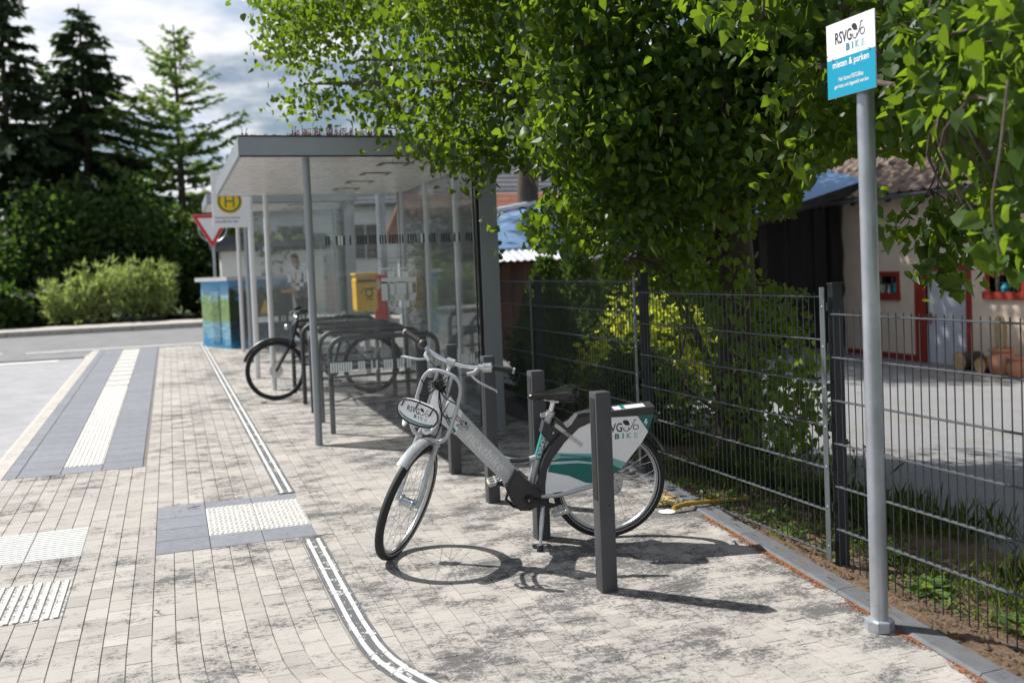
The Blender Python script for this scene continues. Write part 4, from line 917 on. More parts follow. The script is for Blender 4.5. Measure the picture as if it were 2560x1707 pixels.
# front carrier
CX = lambda z: 1.045-.30*(z-.75)
half = [(.03, .69), (.08, .70), (.112, .745), (.118, .82), (.119, .95), (.110, 1.005), (.085, 1.04), (.045, 1.055), (0, 1.058)]
pts = [(CX(z), y, z) for y, z in half]+[(CX(z), -y, z) for y, z in half[-2::-1]]
mb = MB(); mb.tube(smooth_path(pts, 4), .0115, 12); ca = bp('carrier_hoop', mb, 'bike_silver', st=True)
for s in (1, -1):
    mb = MB(); mb.tube(smooth_path([(CX(1.05), s*.043, 1.05), (CX(.95), s*.043, .95), (CX(.80)+.01, s*.043, .81), (1.10, s*.045, .775), (1.20, s*.047, .845), (1.243, s*.048, .90)], 5), .0105, 10); bp('carrier_rail', mb, 'bike_silver', ca, st=True)
    mb = MB(); mb.tube(smooth_path([(1.246, s*.05, .90), (1.262, s*.055, .865), (1.245, s*.07, .845), (1.215, s*.085, .86), (1.22, s*.09, .90)], 4), .008, 8); bp('carrier_loop', mb, 'bike_white', ca, st=True)
mb = MB(); Mp = Matrix.Rotation(math.atan(-.30), 3, 'Y'); mb.cbox((CX(.90)+.006, 0, .90), (.012, .068, .20), .004, Mp); bp('carrier_plate', mb, 'bike_white', ca, st=True)
mb = MB(); mb.tube([(CX(.80), 0, .80), ax_at(.78)], .018, 10); mb.tube([(CX(1.0), 0, 1.0), ax_at(.99)], .012, 10); bp('carrier_mount', mb, 'bike_silver', ca, st=True)
po = [(-.118, .945), (-.112, .972), (-.092, .992), (-.05, 1.0), (0, 1.002), (.05, 1.0), (.092, .992), (.112, .972), (.118, .945), (.108, .915), (.08, .895), (.03, .884), (0, .883), (-.03, .884), (-.08, .895), (-.108, .915)]
PT = lambda x, k=1.0: (lambda u, v, t=0: Vector((x+t-.22*(v-.94), u*k, .943+(v-.943)*k)))
mb = MB(); mb.prism(po, lambda u, v, t: PT(1.252, 1.0)(u, v, t), -.018, .0); pd_ = bp('carrier_shield', mb, 'bike_white', ca, False, st=True)
mb = MB(); mb.tube([PT(1.253, 1.02)(*p) for p in po], .0055, 8, closed=True); bp('shield_rim', mb, 'bike_dark', pd_, st=True)
put_s = lambda dx: (lambda u, v: steer(PT(1.252+dx)(u, v)))
logo(lambda u, v: put_s(.0012)(-.062+u*.128, .918+v*.115), pd_, local=True)
for k, (m, a) in enumerate((('teal', 0), ('teal_light', .009))):
    q = stroke([(-.104, .925-a*.2), (-.06, .905-a*.5), (0, .897-a*.5), (.06, .902-a*.5), (.104, .913-a*.4)], .007-k*.002); put('swoosh', q, put_s(.0008+k*.0005), MT[m], pd_, True)
for (y, z) in ((-.085, .985), (-.005, .995), (.08, .985)):
    mb = MB(); p = PT(1.26)(y, z); mb.tube([p+Vector((-.02, 0, .012)), p+Vector((.006, 0, .004)), p+Vector((.010, -.004, -.018)), p+Vector((.004, -.012, -.026))], .0042, 7); bp('cord_hook', mb, 'cord_black', pd_, st=True)
# knotted bungee cord on the carrier
random.seed(12); pts = []; c_ = Vector((CX(.99)+.03, .0, .995))
for i in range(26): a = i*1.55; pts.append(c_+Vector((.012*math.sin(i*2.1), .046*math.cos(a)*random.uniform(.5, 1.15), .032*math.sin(a*1.3)*random.uniform(.5, 1.2))))
mb = MB(); mb.tube(smooth_path(pts, 5), .0038, 7)
for P_ in ([(0, 0, -.02), (.01, .05, -.05), (0, .115, -.07)], [(0, 0, -.02), (.03, .03, -.10), (.02, .07, -.16), (.0, .115, -.155)], [(0, 0, -.02), (.02, .04, -.12), (.04, .06, -.20), (.06, .05, -.28)], [(0, -.01, 0), (.0, -.07, -.03), (0, -.115, .0)], [(0, -.02, -.02), (.0, -.08, -.10), (0, -.118, -.09)]):
    mb.tube(smooth_path([c_+Vector(p) for p in P_], 5), .0036, 7)
bp('bungee_cord', mb, 'cord_black', ca, st=True)

# ================= black bicycle parked in the shelter
pm('bike_black', (.02, .02, .022), .4, var=.1, coat=.2)
B2 = thing('parked_bicycle', 'black city bicycle parked between the hoops in the shelter', 'bicycle', M=Matrix.Translation((2.27, 12.02, gz(2.27, 12.02))) @ Matrix.Rotation(math.pi, 4, 'Z') @ Matrix.Rotation(R_(-2), 4, 'X'))
def b2(nm, mb, m='bike_black', par=None, sm=True): return obj(nm, mb, MT[m], par or B2, sm, local=True)
r2 = .352; wheel('rear_wheel', B2, (0, 0, r2), (0, 1, 0), r2, .022, .04, .03, rimm='bike_black', stripe=False, spokes=24); wheel('front_wheel', B2, (1.14, 0, r2), (0, 1, 0), r2, .022, .035, .04, rimm='bike_black', stripe=False, spokes=24)
T2 = lambda nm, P_, r, m='bike_black': b2(nm, MB().tube([Vector(p) for p in P_], r, 10), m)
T2('down_tube', [(.90, 0, .80), (.47, 0, .31)], .024); T2('top_tube', [(.88, 0, .86), (.37, 0, .70)], .018); T2('seat_tube', [(.47, 0, .31), (.32, 0, .82)], .018); T2('head_tube', [(.92, 0, .74), (.87, 0, .92)], .022)
for s in (1, -1): T2('chain_stay', [(.47, .03*s, .31), (0, .06*s, r2)], .01); T2('seat_stay', [(.36, .02*s, .70), (0, .06*s, r2)], .009); T2('fork_leg', [(.925, .03*s, .73), (1.0, .055*s, .58), (1.14, .055*s, r2)], .014)
T2('stem', [(.87, 0, .92), (.85, 0, 1.02), (.92, 0, 1.04)], .014); hb2 = T2('handlebar', [(.80, -.31, 1.06), (.88, -.18, 1.045), (.92, 0, 1.04), (.88, .18, 1.045), (.80, .31, 1.06)], .012)
for s in (1, -1): b2('grip', MB().tube([(.85, .22*s, 1.05), (.79, .32*s, 1.062)], .017, 10), 'rubber', hb2); b2('brake_lever', MB().tube([(.90, .15*s, 1.04), (.93, .22*s, 1.01), (.90, .28*s, .99)], .006, 6), 'alloy', hb2)
T2('seat_post', [(.32, 0, .82), (.295, 0, .92)], .014, 'alloy'); mb = MB(); mb.sphere((.27, 0, .945), (.13, .075, .028), 14, 8); mb.sphere((.38, 0, .945), (.07, .025, .02), 12, 6); b2('saddle', mb, 'saddle_black')
b2('chainring', MB().lathe([(.0, .05), (.09, .05), (.09, .056), (0, .056)], (.47, 0, .31), (0, -1, 0), 24), 'bike_black'); b2('crank', MB().tube([(.47, -.07, .31), (.40, -.075, .16)], .011, 8), 'alloy'); b2('crank', MB().tube([(.47, .07, .31), (.54, .075, .46)], .011, 8), 'alloy')
b2('pedal', MB().cbox((.40, -.12, .16), (.09, .08, .02), .004), 'black_plastic', sm=False); b2('pedal', MB().cbox((.54, .12, .46), (.09, .08, .02), .004), 'black_plastic', sm=False)
mb = MB(); mb.lathe([(.02, .045), (.08, .045), (.08, .048), (.02, .048)], (1.14, 0, r2), (0, 1, 0), 20); b2('brake_disc', mb, 'steel')
mb = MB(); mb.tube([(.10, .06, .74), (-.28, .06, .74), (-.28, -.06, .74), (.10, -.06, .74)], .006, 6); mb.tube([(-.2, .06, .74), (0, .06, r2)], .005, 6); mb.tube([(-.2, -.06, .74), (0, -.06, r2)], .005, 6); b2('luggage_rack', mb)
mb = MB(); mb.sphere((.99, 0, .86), .035, 12, 8); b2('head_light', mb, 'alloy')
for nm, cx_, (aa, ab) in (('rear_fender', 0, (60, 190)), ('front_fender', 1.14, (20, 140))):
    mb = MB(); mb.tube([(cx_+.375*math.cos(R_(a)), 0, r2+.375*math.sin(R_(a))) for a in range(aa, ab, 8)], .02, 8, flat=1.0); b2(nm, mb)
pm('plaster', (.82, .67, .54), .9, var=.07, scale=3, bump=.6, bscale=40, dirt=.12); pm('trim_red', (.33, .035, .02), .6, var=.12, scale=8); pm('door_pale', (.60, .62, .70), .5, var=.05, scale=4)
pm('tile', (.21, .155, .125), .85, var=.22, scale=5, rnd=.4, dirt=.4); pm('tile_red', (.40, .17, .11), .85, var=.18, scale=4, rnd=.35, dirt=.35); pm('slate', (.10, .105, .125), .7, var=.15, scale=3, rnd=.3); pm('gutter', (.20, .22, .25), .4, .5, var=.1)
pm('dark_wood', (.022, .018, .016), .85, var=.35, scale=6, rnd=.4, stretch=(1, 1, .15)); pm('brown_wood', (.13, .065, .04), .85, var=.3, scale=6, rnd=.4, stretch=(1, 1, .2)); pm('blue_metal', (.20, .33, .52), .35, .4, var=.08, scale=3); pm('pale_metal', (.62, .64, .66), .4, .3, var=.12, scale=4, dirt=.3)
pm('render_white', (.78, .78, .76), .85, var=.03, scale=2); pm('render_grey', (.40, .40, .40), .85, var=.06, scale=2); pm('window_frame', (.7, .7, .7), .5); pm('log_end', (.55, .36, .19), .8, var=.2, scale=30); pm('bark', (.075, .058, .045), .95, var=.35, scale=14, bump=.9, bscale=30, stretch=(1, 1, .3)); pm('terracotta', (.48, .22, .13), .8, var=.15); pm('vase', (.02, .30, .38), .2, var=.1); pm('cream', (.62, .55, .40), .6, var=.1); pm('straw', (.42, .32, .16), .9, var=.3, scale=30)
K = 1.35; hz = lambda z: 1.7+(z-1.7)*K
def bxo(nm, x0, x1, y0, y1, z0, z1, m, par): return obj(nm, MB().bbox(x0, x1, y0, y1, z0, z1), MT[m], par)

# ---- stable wing with red trim
HX = 12.42; hb_ = -.45; HT = 2.78
st_ = thing('stable_house', 'cream plastered stable with red trim, pale door and tiled roof', 'house', (HX, 12.5, gz(HX, 12.5)))
w1 = (14.78, 15.42, hz(1.14), hz(1.37)); dr = (13.12, 14.05, hb_, hz(1.43)); w2 = (12.0, 12.62, hz(1.18), hz(1.38))
wall = MB(); yN = 16.22; yS = 8.0
def seg(y0, y1, z0, z1): wall.bbox(HX, HX+.32, y0, y1, z0, z1)
seg(w1[1], yN, hb_, HT); seg(dr[1], w1[0], hb_, HT); seg(w2[1], dr[0], hb_, HT); seg(yS, w2[0], hb_, HT)
seg(w1[0]+.0005, w1[1]-.0005, hb_, w1[2]); seg(w1[0]+.0005, w1[1]-.0005, w1[3], HT); seg(dr[0]+.0005, dr[1]-.0005, dr[3], HT); seg(w2[0]+.0005, w2[1]-.0005, hb_, w2[2]); seg(w2[0]+.0005, w2[1]-.0005, w2[3], HT)
wl = obj('wall', wall, MT['plaster'], st_)
mb = MB(); V = []
pts = [(16.22, hb_), (16.30, hb_), (16.27, .3), (16.33, .8), (16.24, 1.0), (16.29, 1.3), (16.25, 1.7), (16.30, 2.1), (16.24, HT), (16.22, HT)]
mb.prism(pts, lambda u, v, t: Vector((t, u, v)), HX+.01, HX+.3); obj('broken_plaster_edge', mb, MT['plaster'], st_)
for (a, b_, c_, d) in (w1, w2):
    fr = MB(); o_ = .09; x = HX-.012
    fr.bbox(x, HX+.12, a-o_, a, c_, d+o_); fr.bbox(x, HX+.12, b_, b_+o_, c_, d+o_); fr.bbox(x, HX+.12, a, b_, d, d+o_); wf = obj('window_frame', fr, MT['trim_red'], st_)
    bxo('sill', HX-.05, HX+.14, a-.11, b_+.11, c_-.12, c_, 'trim_red', wf)
    bxo('pane', HX+.20, HX+.21, a, b_, c_, d, 'window_glass', wf); mb = MB(); mb.bbox(HX+.17, HX+.185, (a+b_)/2-.008, (a+b_)/2+.008, c_, d); mb.bbox(HX+.17, HX+.185, a, b_, (c_+d)/2-.006, (c_+d)/2+.006); obj('glazing_bar', mb, MT['render_grey'], wf)
fr = MB(); x = HX-.014; fr.bbox(x, HX+.1, dr[0]-.12, dr[0], hb_, dr[3]+.12); fr.bbox(x, HX+.1, dr[1], dr[1]+.27, hb_, dr[3]+.12); fr.bbox(x, HX+.1, dr[0], dr[1], dr[3], dr[3]+.12); obj('door_frame', fr, MT['trim_red'], st_)
do = bxo('door', HX+.04, HX+.08, dr[0]+.004, dr[1]-.004, gz(HX, 13.5)+.03, dr[3]-.004, 'door_pale', st_)
mb = MB(); mb.bbox(HX+.025, HX+.039, dr[1]-.09, dr[1]-.05, .42, .62); mb.tube([(HX+.01, dr[1]-.07, .54), (HX+.0, dr[1]-.19, .54)], .012, 8); obj('handle', mb, MT['trim_red'], do)
for (ya, yb) in ((14.33, 16.2), (8.1, 12.98)): bxo('plinth', HX-.008, HX-.001, ya, yb, hb_, gz(HX, 14)+.14, 'trim_red', st_)
mb = MB(); EX, EZ, RS = HX-.50, 2.70, .70
gut = [(EX-.02+.07*math.cos(a), EZ-.02+.07*math.sin(a)) for a in [math.pi+i*math.pi/8 for i in range(9)]]; mb.prism(gut, lambda u, v, t: Vector((u, t, v)), yS, 16.85); obj('gutter', mb, MT['gutter'], st_)
for k in range(9):
    y = 16.3-k*.95; mb = MB(); V = [(EX+.02, EZ-.06), (HX+.02, EZ-.06+RS*(HX-EX)), (HX+.02, EZ-.17+RS*(HX-EX)), (EX+.02, EZ-.13)]; mb.prism(V, lambda u, v, t: Vector((u, t, v)), y-.05, y+.05); obj('rafter', mb, MT['dark_wood'], st_)
mb = MB(); mb.prism([(EX, EZ-.05), (17.4, EZ-.05+RS*(17.4-EX)), (17.4, EZ-.02+RS*(17.4-EX)), (EX, EZ-.02)], lambda u, v, t: Vector((u, t, v)), yS, 18.6); rfo = obj('roof', mb, MT['dark_wood'], st_)
sl = math.atan(RS); tw_, tl_ = .30, .34
def tile_geo(y, row):
    mb = MB(); prof = [(-.5, 0), (-.42, .018), (-.30, .004), (-.1, .0), (.1, .002), (.25, .010), (.38, .045), (.47, .05), (.52, .03)]; V = []
    for (s_, lift) in ((-.02, .045), (tl_+.05, .008)):
        d = row*tl_+s_; x = EX+d*math.cos(sl); z = EZ+d*math.sin(sl)
        for (u, h) in prof: V.append((x-math.sin(sl)*(h+lift)*.8, y+u*tw_, z+(h+lift)))
    n = len(prof); V += [(a, b_, c_-.03) for a, b_, c_ in V[:n]]
    return mb.add(V, [(k, k+1, n+k+1, n+k) for k in range(n-1)]+[(k, k+1, 2*n+k+1, 2*n+k) for k in range(n-1)])
t0 = tile_geo(0, 0); proto = None; rest = MB(); cnt = 0; random.seed(4)
for row in range(15):
    for i in range(35):
        y = 18.4-i*tw_; d = row*tl_; off = Vector((d*math.cos(sl), y, d*math.sin(sl)+random.uniform(-.006, .006)))
        if row < 9 and 11.5 < y < 18.6 and cnt < 290:
            if proto is None: proto = obj('roof_tile', t0, MT['tile'], rfo); proto.matrix_basis = Matrix.Translation(off); 
            else: q = share('roof_tile', proto.data, rfo, Matrix.Identity(4)); q.matrix_basis = Matrix.Translation(off)
            cnt += 1
        else: rest.add([(v[0]+off.x, v[1]+off.y, v[2]+off.z) for v in t0.v], t0.f)
tag(obj('roof_tile_field', rest, MT['tile'], rfo), kind='stuff')

# ---- dark timber barn bay with a sheet-metal lean-to roof
bn = thing('timber_barn', 'dark timber barn bay under a blue grey sheet metal roof', 'barn', (10.3, 15.9, gz(10.3, 15.9)))
random.seed(9); x = 8.05
while x < 13.3:
    w = random.uniform(.15, .21); zt_ = hz(2.10)+(x-9.9)*.27
    bxo('plank', x, x+w-.006, 17.0+random.uniform(0, .02), 17.05, gz(x, 16)-.1, zt_, 'dark_wood', bn); x += w
for (xa, xb, ya, yb) in ((8.0, 8.16, 15.75, 15.9), (10.2, 10.36, 15.75, 15.9), (12.2, 12.40, 16.34, 16.5)): bxo('post', xa, xb, ya, yb, gz(xa, 15.8)-.1, hz(2.1)+(xa-9.9)*.27-.02, 'dark_wood', bn)
bxo('side_wall', 7.98, 8.02, 15.95, 19.5, gz(8, 16)-.2, hz(1.95)-.5, 'dark_wood', bn)
mb = MB(); zf = lambda x, y: hz(2.23)+(x-9.9)*.27+.26*(y-15.5); n = 60; V = []
for j in range(n+1):
    y = 15.4+2.6*j/n
    for x in (7.6, 12.35): V.append((x, y, zf(x, y)+.012*math.sin(y*2*math.pi/.085)))
mb.add(V, [(2*j, 2*j+1, 2*j+3, 2*j+2) for j in range(n)]); obj('sheet_roof', mb, MT['blue_metal'], bn, True)
mb = MB(); mb.add([(7.62, 15.40, zf(7.62, 15.4)-.02), (12.33, 15.40, zf(12.33, 15.4)-.02), (12.33, 15.40, zf(12.33, 15.4)-.16), (7.62, 15.40, zf(7.62, 15.4)-.16), (7.62, 15.44, zf(7.62, 15.4)-.02), (12.33, 15.44, zf(12.33, 15.4)-.02), (12.33, 15.44, zf(12.33, 15.4)-.16), (7.62, 15.44, zf(7.62, 15.4)-.16)], [(0, 1, 2, 3), (4, 5, 6, 7), (0, 1, 5, 4), (2, 3, 7, 6), (0, 3, 7, 4), (1, 2, 6, 5)]); obj('verge_board', mb, MT['dark_wood'], bn)

# ---- low sheds and houses beyond the fence, left of the lime tree
sh = thing('blue_roof_shed', 'low brown shed with a blue sheet roof behind the hedge', 'shed', (6.4, 16.8, gz(6.4, 16.8)))
for k in range(16): xx = 4.6+k*.19; bxo('plank', xx, xx+.183, 15.62, 15.65, gz(xx, 15.6)-.1, 1.75, 'brown_wood', sh)
bxo('back_wall', 4.6, 7.64, 18.9, 19.0, -.2, 2.5, 'brown_wood', sh)
mb = MB(); mb.add([(4.4, 15.75, 2.02), (7.6, 15.75, 2.02), (7.6, 19.0, 3.0), (4.4, 19.0, 2.45), (4.4, 15.75, 1.98), (7.6, 15.75, 1.98), (7.6, 19.0, 2.96), (4.4, 19.0, 2.41)], [(0, 1, 2), (0, 2, 3), (4, 5, 6), (4, 6, 7), (0, 1, 5, 4), (1, 2, 6, 5), (2, 3, 7, 6), (3, 0, 4, 7)]); obj('sheet_roof', mb, MT['blue_metal'], sh)
mb = MB(); V = []; n = 90
for i in range(n+1):
    x = 4.3+3.3*i/n; h = .014*math.sin(x*2*math.pi/.12)
    V += [(x, 15.15, 1.80+h), (x, 15.80, 2.0+h)]
mb.add(V, [(2*i, 2*i+2, 2*i+3, 2*i+1) for i in range(n)]); obj('front_sheet', mb, MT['pale_metal'], sh, True)
mb = MB(); mb.tube([(4.3, 19.02, 2.52), (7.6, 19.02, 3.06)], .06, 8); obj('ridge_roll', mb, MT['pale_metal'], sh)
def gable(name, label, x0, x1, y0, y1, zb_, ze, zr, wallm, roofm, wins=(), cat='house', rows=None):
    T_ = thing(name, label, cat, ((x0+x1)/2, (y0+y1)/2, zb_)); ym = (y0+y1)/2
    mb = MB(); mb.prism([(y0, zb_), (y1, zb_), (y1, ze), (ym, zr-.08), (y0, ze)], lambda u, v, t: Vector((t, u, v)), x0, x1); obj('wall', mb, MT[wallm], T_)
    for s in (0, 1):
        ya = y0-.35 if s == 0 else y1+.35; za = ze-.35*(zr-ze)/(ym-y0); mb = MB(); L_ = 14
        mb.add([(x0-.3, ya, za), (x1+.3, ya, za), (x1+.3, ym, zr), (x0-.3, ym, zr), (x0-.3, ya, za+.1), (x1+.3, ya, za+.1), (x1+.3, ym, zr+.1), (x0-.3, ym, zr+.1)], [(0, 1, 2, 3), (4, 5, 6, 7), (0, 1, 5, 4), (1, 2, 6, 5), (2, 3, 7, 6), (3, 0, 4, 7)]); r_ = obj('roof', mb, MT[roofm], T_)
        cs = MB()
        for k in range(L_):
            f = k/L_; yy, zz_ = ya+(ym-ya)*f, za+.1+(zr-za)*f; f2 = (k+1)/L_; y2, z2 = ya+(ym-ya)*f2, za+.1+(zr-za)*f2
            cs.add([(x0-.3, yy, zz_+.035), (x1+.3, yy, zz_+.035), (x1+.3, y2, z2+.005), (x0-.3, y2, z2+.005), (x0-.3, yy, zz_), (x1+.3, yy, zz_)], [(0, 1, 2, 3), (0, 1, 5, 4)])
        obj('roof_course', cs, MT[roofm], r_)
    for (wx, wz, ww, wh) in wins:
        f = obj('window', MB().bbox(wx-ww/2-.06, wx+ww/2+.06, y0-.03, y0-.002, wz-wh/2-.06, wz+wh/2+.06), MT['window_frame'], T_); bxo('pane', wx-ww/2, wx-.02, y0-.04, y0-.032, wz-wh/2, wz+wh/2, 'window_glass', f); bxo('pane', wx+.02, wx+ww/2, y0-.04, y0-.032, wz-wh/2, wz+wh/2, 'window_glass', f)
    return T_
gable('red_roof_barn', 'low barn with red tiled roof behind the blue roofed shed', 5.4, 11.5, 20.5, 24.5, -.3, 2.55, 3.35, 'render_grey', 'tile_red', cat='barn')
gable('slate_roof_house', 'house with long dark slate roof above the red tiled barn', 7.4, 17, 26, 33, -.3, 3.2, 5.1, 'render_grey', 'slate', ((9, 2.2, 1.0, 1.1), (12, 2.2, 1.0, 1.1)))
gable('white_house', 'white rendered house with dark roof across the road behind the shelters', 2.5, 8.2, 35, 42, .3, 4.2, 6.2, 'render_white', 'slate', ((4.0, 2.8, .9, 1.2), (6.6, 2.8, .9, 1.2)))
gable('white_garage', 'low white garage with flat grey gable beside the white house', 1.5, 4.6, 31.6, 34.4, .3, 2.6, 2.95, 'render_white', 'slate', cat='garage')

# ---- things at the stable wall
for i, (y, r_, lab) in enumerate(((12.86, .15, 'thick cut log lying at the stable wall by the door'), (12.42, .13, 'thinner cut log lying at the stable wall beside a clay pot'))):
    lg = thing('log', lab, 'log', (HX-.2, y, gz(HX, y)), 'cut logs at the stable wall'); z = gz(HX, y)+.03+r_
    mb = MB(); mb.cyl((HX-.42, y, z), (HX-.03, y, z), r_, n=20); obj('bark', mb, MT['bark'], lg, True); mb = MB(); mb.cyl((HX-.428, y, z), (HX-.4205, y, z), r_*.93, n=20); obj('cut_end', mb, MT['log_end'], lg)
for (y, s_, lab) in ((12.06, 1.0, 'large clay pot with straw standing at the stable wall'), (11.75, .75, 'smaller clay pot beside the straw filled pot')):
    pt = thing('clay_pot', lab, 'pot', (HX-.35, y, gz(HX, y))); z = gz(HX, y)+.03
    mb = MB(); mb.lathe([(0, 0), (.13*s_, 0), (.2*s_, .14*s_), (.21*s_, .25*s_), (.15*s_, .36*s_), (.19*s_, .40*s_), (.19*s_, .43*s_), (.14*s_, .43*s_), (.12*s_, .3*s_)], (HX-.35, y, z), (0, 0, 1), 20); obj('pot', mb, MT['terracotta'], pt, True)
    if s_ == 1.0:
        mb = MB(); random.seed(2)
        for _ in range(40): a = random.uniform(0, 6.28); mb.tube([(HX-.35+.06*math.cos(a), y+.06*math.sin(a), z+.36), (HX-.35+.09*math.cos(a), y+.09*math.sin(a), z+.6+random.uniform(0, .25)), (HX-.35+.05*math.cos(a+1), y+.05*math.sin(a+1), z+.85+random.uniform(0, .1))], .006, 4)
        tag(obj('straw', mb, MT['straw'], pt), kind='stuff')
zz_ = w1[2]
vs = MB(); vs.lathe([(0, 0), (.06, 0), (.07, .08), (.03, .15), (.035, .2), (.025, .2)], (HX+.1, 14.92, zz_), (0, 0, 1), 16); tag(obj('vase', vs, MT['vase'], smooth=True), 'turquoise vase standing in the red framed stable window', 'vase')
tag(obj('box', MB().cbox((HX+.1, 15.28, zz_+.075), (.07, .10, .15), .008), MT['cream']), 'small cream box standing in the red framed stable window', 'box')
mb = MB(); mb.lathe([(0, 0), (.04, 0), (.035, .05), (.02, .08), (.03, .11), (.018, .14), (0, .15)], (HX+.1, 15.10, zz_), (0, 0, 1), 12); tag(obj('figurine', mb, MT['pale_metal'], smooth=True), 'small grey figurine between box and vase in stable window', 'figurine')
mb = MB(); mb.lathe([(0, 0), (.07, 0), (.085, .06), (.05, .12), (.06, .15)], (HX+.1, 12.38, w2[2]), (0, 0, 1), 14); tag(obj('bowl', mb, MT['vase'], smooth=True), 'blue bowl standing in the stable window right of the door', 'bowl')

# ---- lichen covered stick, net clump and white plate by the kerb
pm('lichen', (.34, .22, .02), .9, var=.35, scale=60, bump=.8, bscale=90); pm('net', (.52, .42, .18), .9, var=.3, scale=50)
b0 = Vector((2.93, 5.58, gz(2.93, 5.6)+.03)); mb = MB(); mb.tube(smooth_path([b0, b0+Vector((.10, .02, .012)), b0+Vector((.22, .0, .014)), b0+Vector((.36, .03, .0)), b0+Vector((.62, .12, -.03))], 4), [.016]*6+[.014]*6+[.010]*5, 9); tag(obj('lichen_stick', mb, MT['lichen'], smooth=True), 'yellow lichen covered stick lying over the dark kerb', 'stick')
mb = MB(); random.seed(8)
for _ in range(26): a = random.uniform(0, 6.28); c_ = b0+Vector((.02, .17, .0)); mb.tube(smooth_path([c_+Vector((random.gauss(0, .05), random.gauss(0, .03), random.uniform(-.02, .035))) for _ in range(4)], 3), .003, 5)
tag(obj('net_clump', mb, MT['net']), 'tangled straw coloured net clump on the kerb by the stick', 'net')
mb = MB(); mb.lathe([(0, .002), (.05, .002), (.055, .007), (.045, .010), (0, .01)], b0+Vector((-.03, .03, -.03)), (0, 0, 1), 20); tag(obj('white_plate', mb, MT['sign_white'], smooth=True), 'small flat white plate on the paving at the stick end', 'plate')

# ---- person waiting in the far shelter
pm('skin', (.50, .30, .22), .6, var=.06); pm('shirt', (.16, .17, .19), .85, var=.1, scale=12); pm('trousers', (.035, .04, .05), .85, var=.1); pm('hair', (.05, .035, .025), .7, var=.2)
def person(base, rz):
    J = dict(pel=(0, 0, .95), sp=(.02, 0, 1.15), ch=(.05, 0, 1.35), nk=(.06, 0, 1.50), hd=(.10, 0, 1.62), ht=(.10, 0, 1.74)); E_ = [('pel', 'sp'), ('sp', 'ch'), ('ch', 'nk'), ('nk', 'hd'), ('hd', 'ht')]; Rr = dict(pel=.15, sp=.135, ch=.15, nk=.055, hd=.085, ht=.07)
    for s, n_ in ((1, 'l'), (-1, 'r')):
        for k, p, r_ in (('s', (.05, .17*s, 1.41), .062), ('e', (.06, .22*s, 1.14), .045), ('w', (.27, .15*s, 1.10), .032), ('h', (.36, .12*s, 1.11), .034), ('hip', (0, .09*s, .90), .095), ('k', (.02, .10*s, .50), .06), ('a', (-.02, .10*s, .09), .042), ('t', (.14, .11*s, .04), .038)): J[k+n_] = p; Rr[k+n_] = r_
        E_ += [('ch', 's'+n_), ('s'+n_, 'e'+n_), ('e'+n_, 'w'+n_), ('w'+n_, 'h'+n_), ('pel', 'hip'+n_), ('hip'+n_, 'k'+n_), ('k'+n_, 'a'+n_), ('a'+n_, 't'+n_)]
    ks_ = list(J); me = bpy.data.meshes.new('person'); me.from_pydata([J[k] for k in ks_], [(ks_.index(a), ks_.index(c_)) for a, c_ in E_], [])
    o = bpy.data.objects.new('person', me); COL.objects.link(o); md = o.modifiers.new('skin', 'SKIN'); 
    bm = bmesh.new(); bm.from_mesh(me); ly = bm.verts.layers.skin.verify(); bm.verts.ensure_lookup_table()
    for i, k in enumerate(ks_): bm.verts[i][ly].radius = (Rr[k], Rr[k]*(1.25 if k in ('pel', 'sp', 'ch') else 1)); bm.verts[i][ly].use_root = (k == 'pel')
    bm.to_mesh(me); bm.free(); o.modifiers.new('sub', 'SUBSURF').levels = 2; bpy.context.view_layer.update()
    m2 = bpy.data.meshes.new_from_object(o.evaluated_get(bpy.context.evaluated_depsgraph_get())); bpy.data.objects.remove(o)
    for q in ('skin', 'shirt', 'trousers', 'hair'): m2.materials.append(MT[q])
    for p in m2.polygons:
        c_ = p.center; z = c_.z; p.use_smooth = True
        p.material_index = 2 if z < .98 and abs(c_.y) < .2 and c_.x < .12 and z > .1 else 1 if (z < 1.47 and (c_.x < .10) and z > .9) else 3 if (z > 1.66 or (z > 1.54 and c_.x < .07)) else 0
        if z < .1: p.material_index = 3
    o = bpy.data.objects.new('person', m2); COL.objects.link(o); o.matrix_basis = Matrix.Translation(base) @ Matrix.Rotation(rz, 4, 'Z')
    return tag(o, 'person in grey shirt standing with forearms raised in the far shelter', 'person')
pr = person(Vector((2.10, 17.1, gz(2.1, 17.1))), math.pi)
mb = MB(); mb.cbox((2.10-.33, 17.1, gz(2.1, 17.1)+1.02), (.20, .26, .22), .03); tag(obj('bag', mb, MT['trousers']), 'dark bag held by the person in the far shelter', 'bag')
leafmat('lime_leaf', (.012, .037, .008), (.034, .078, .014), (.29, .45, .022), .42, .45, .3)
leafmat('lime_bract', (.22, .26, .09), (.34, .38, .13), (.50, .55, .12), .4, .6)
leafmat('thuja_leaf', (.035, .075, .018), (.075, .14, .03), (.16, .26, .04), .3, .7); leafmat('gold_leaf', (.10, .16, .02), (.22, .28, .03), (.80, .86, .08), .5, .5)
leafmat('yew_leaf', (.008, .018, .007), (.02, .04, .012), (.03, .06, .012), .2, .6); leafmat('dark_leaf', (.022, .052, .015), (.06, .11, .026), (.14, .26, .03), .35, .6); leafmat('pale_leaf', (.17, .23, .07), (.34, .40, .16), (.50, .62, .15), .4, .6); leafmat('spruce_needle', (.022, .052, .024), (.06, .105, .04), (.10, .18, .04), .3, .7); leafmat('larch_needle', (.07, .13, .035), (.15, .24, .06), (.36, .55, .08), .35, .6); leafmat('grass_blade', (.05, .10, .02), (.13, .17, .04), (.25, .36, .05), .4, .6); leafmat('weed_leaf', (.06, .13, .025), (.14, .22, .05), (.30, .42, .06), .4, .55)
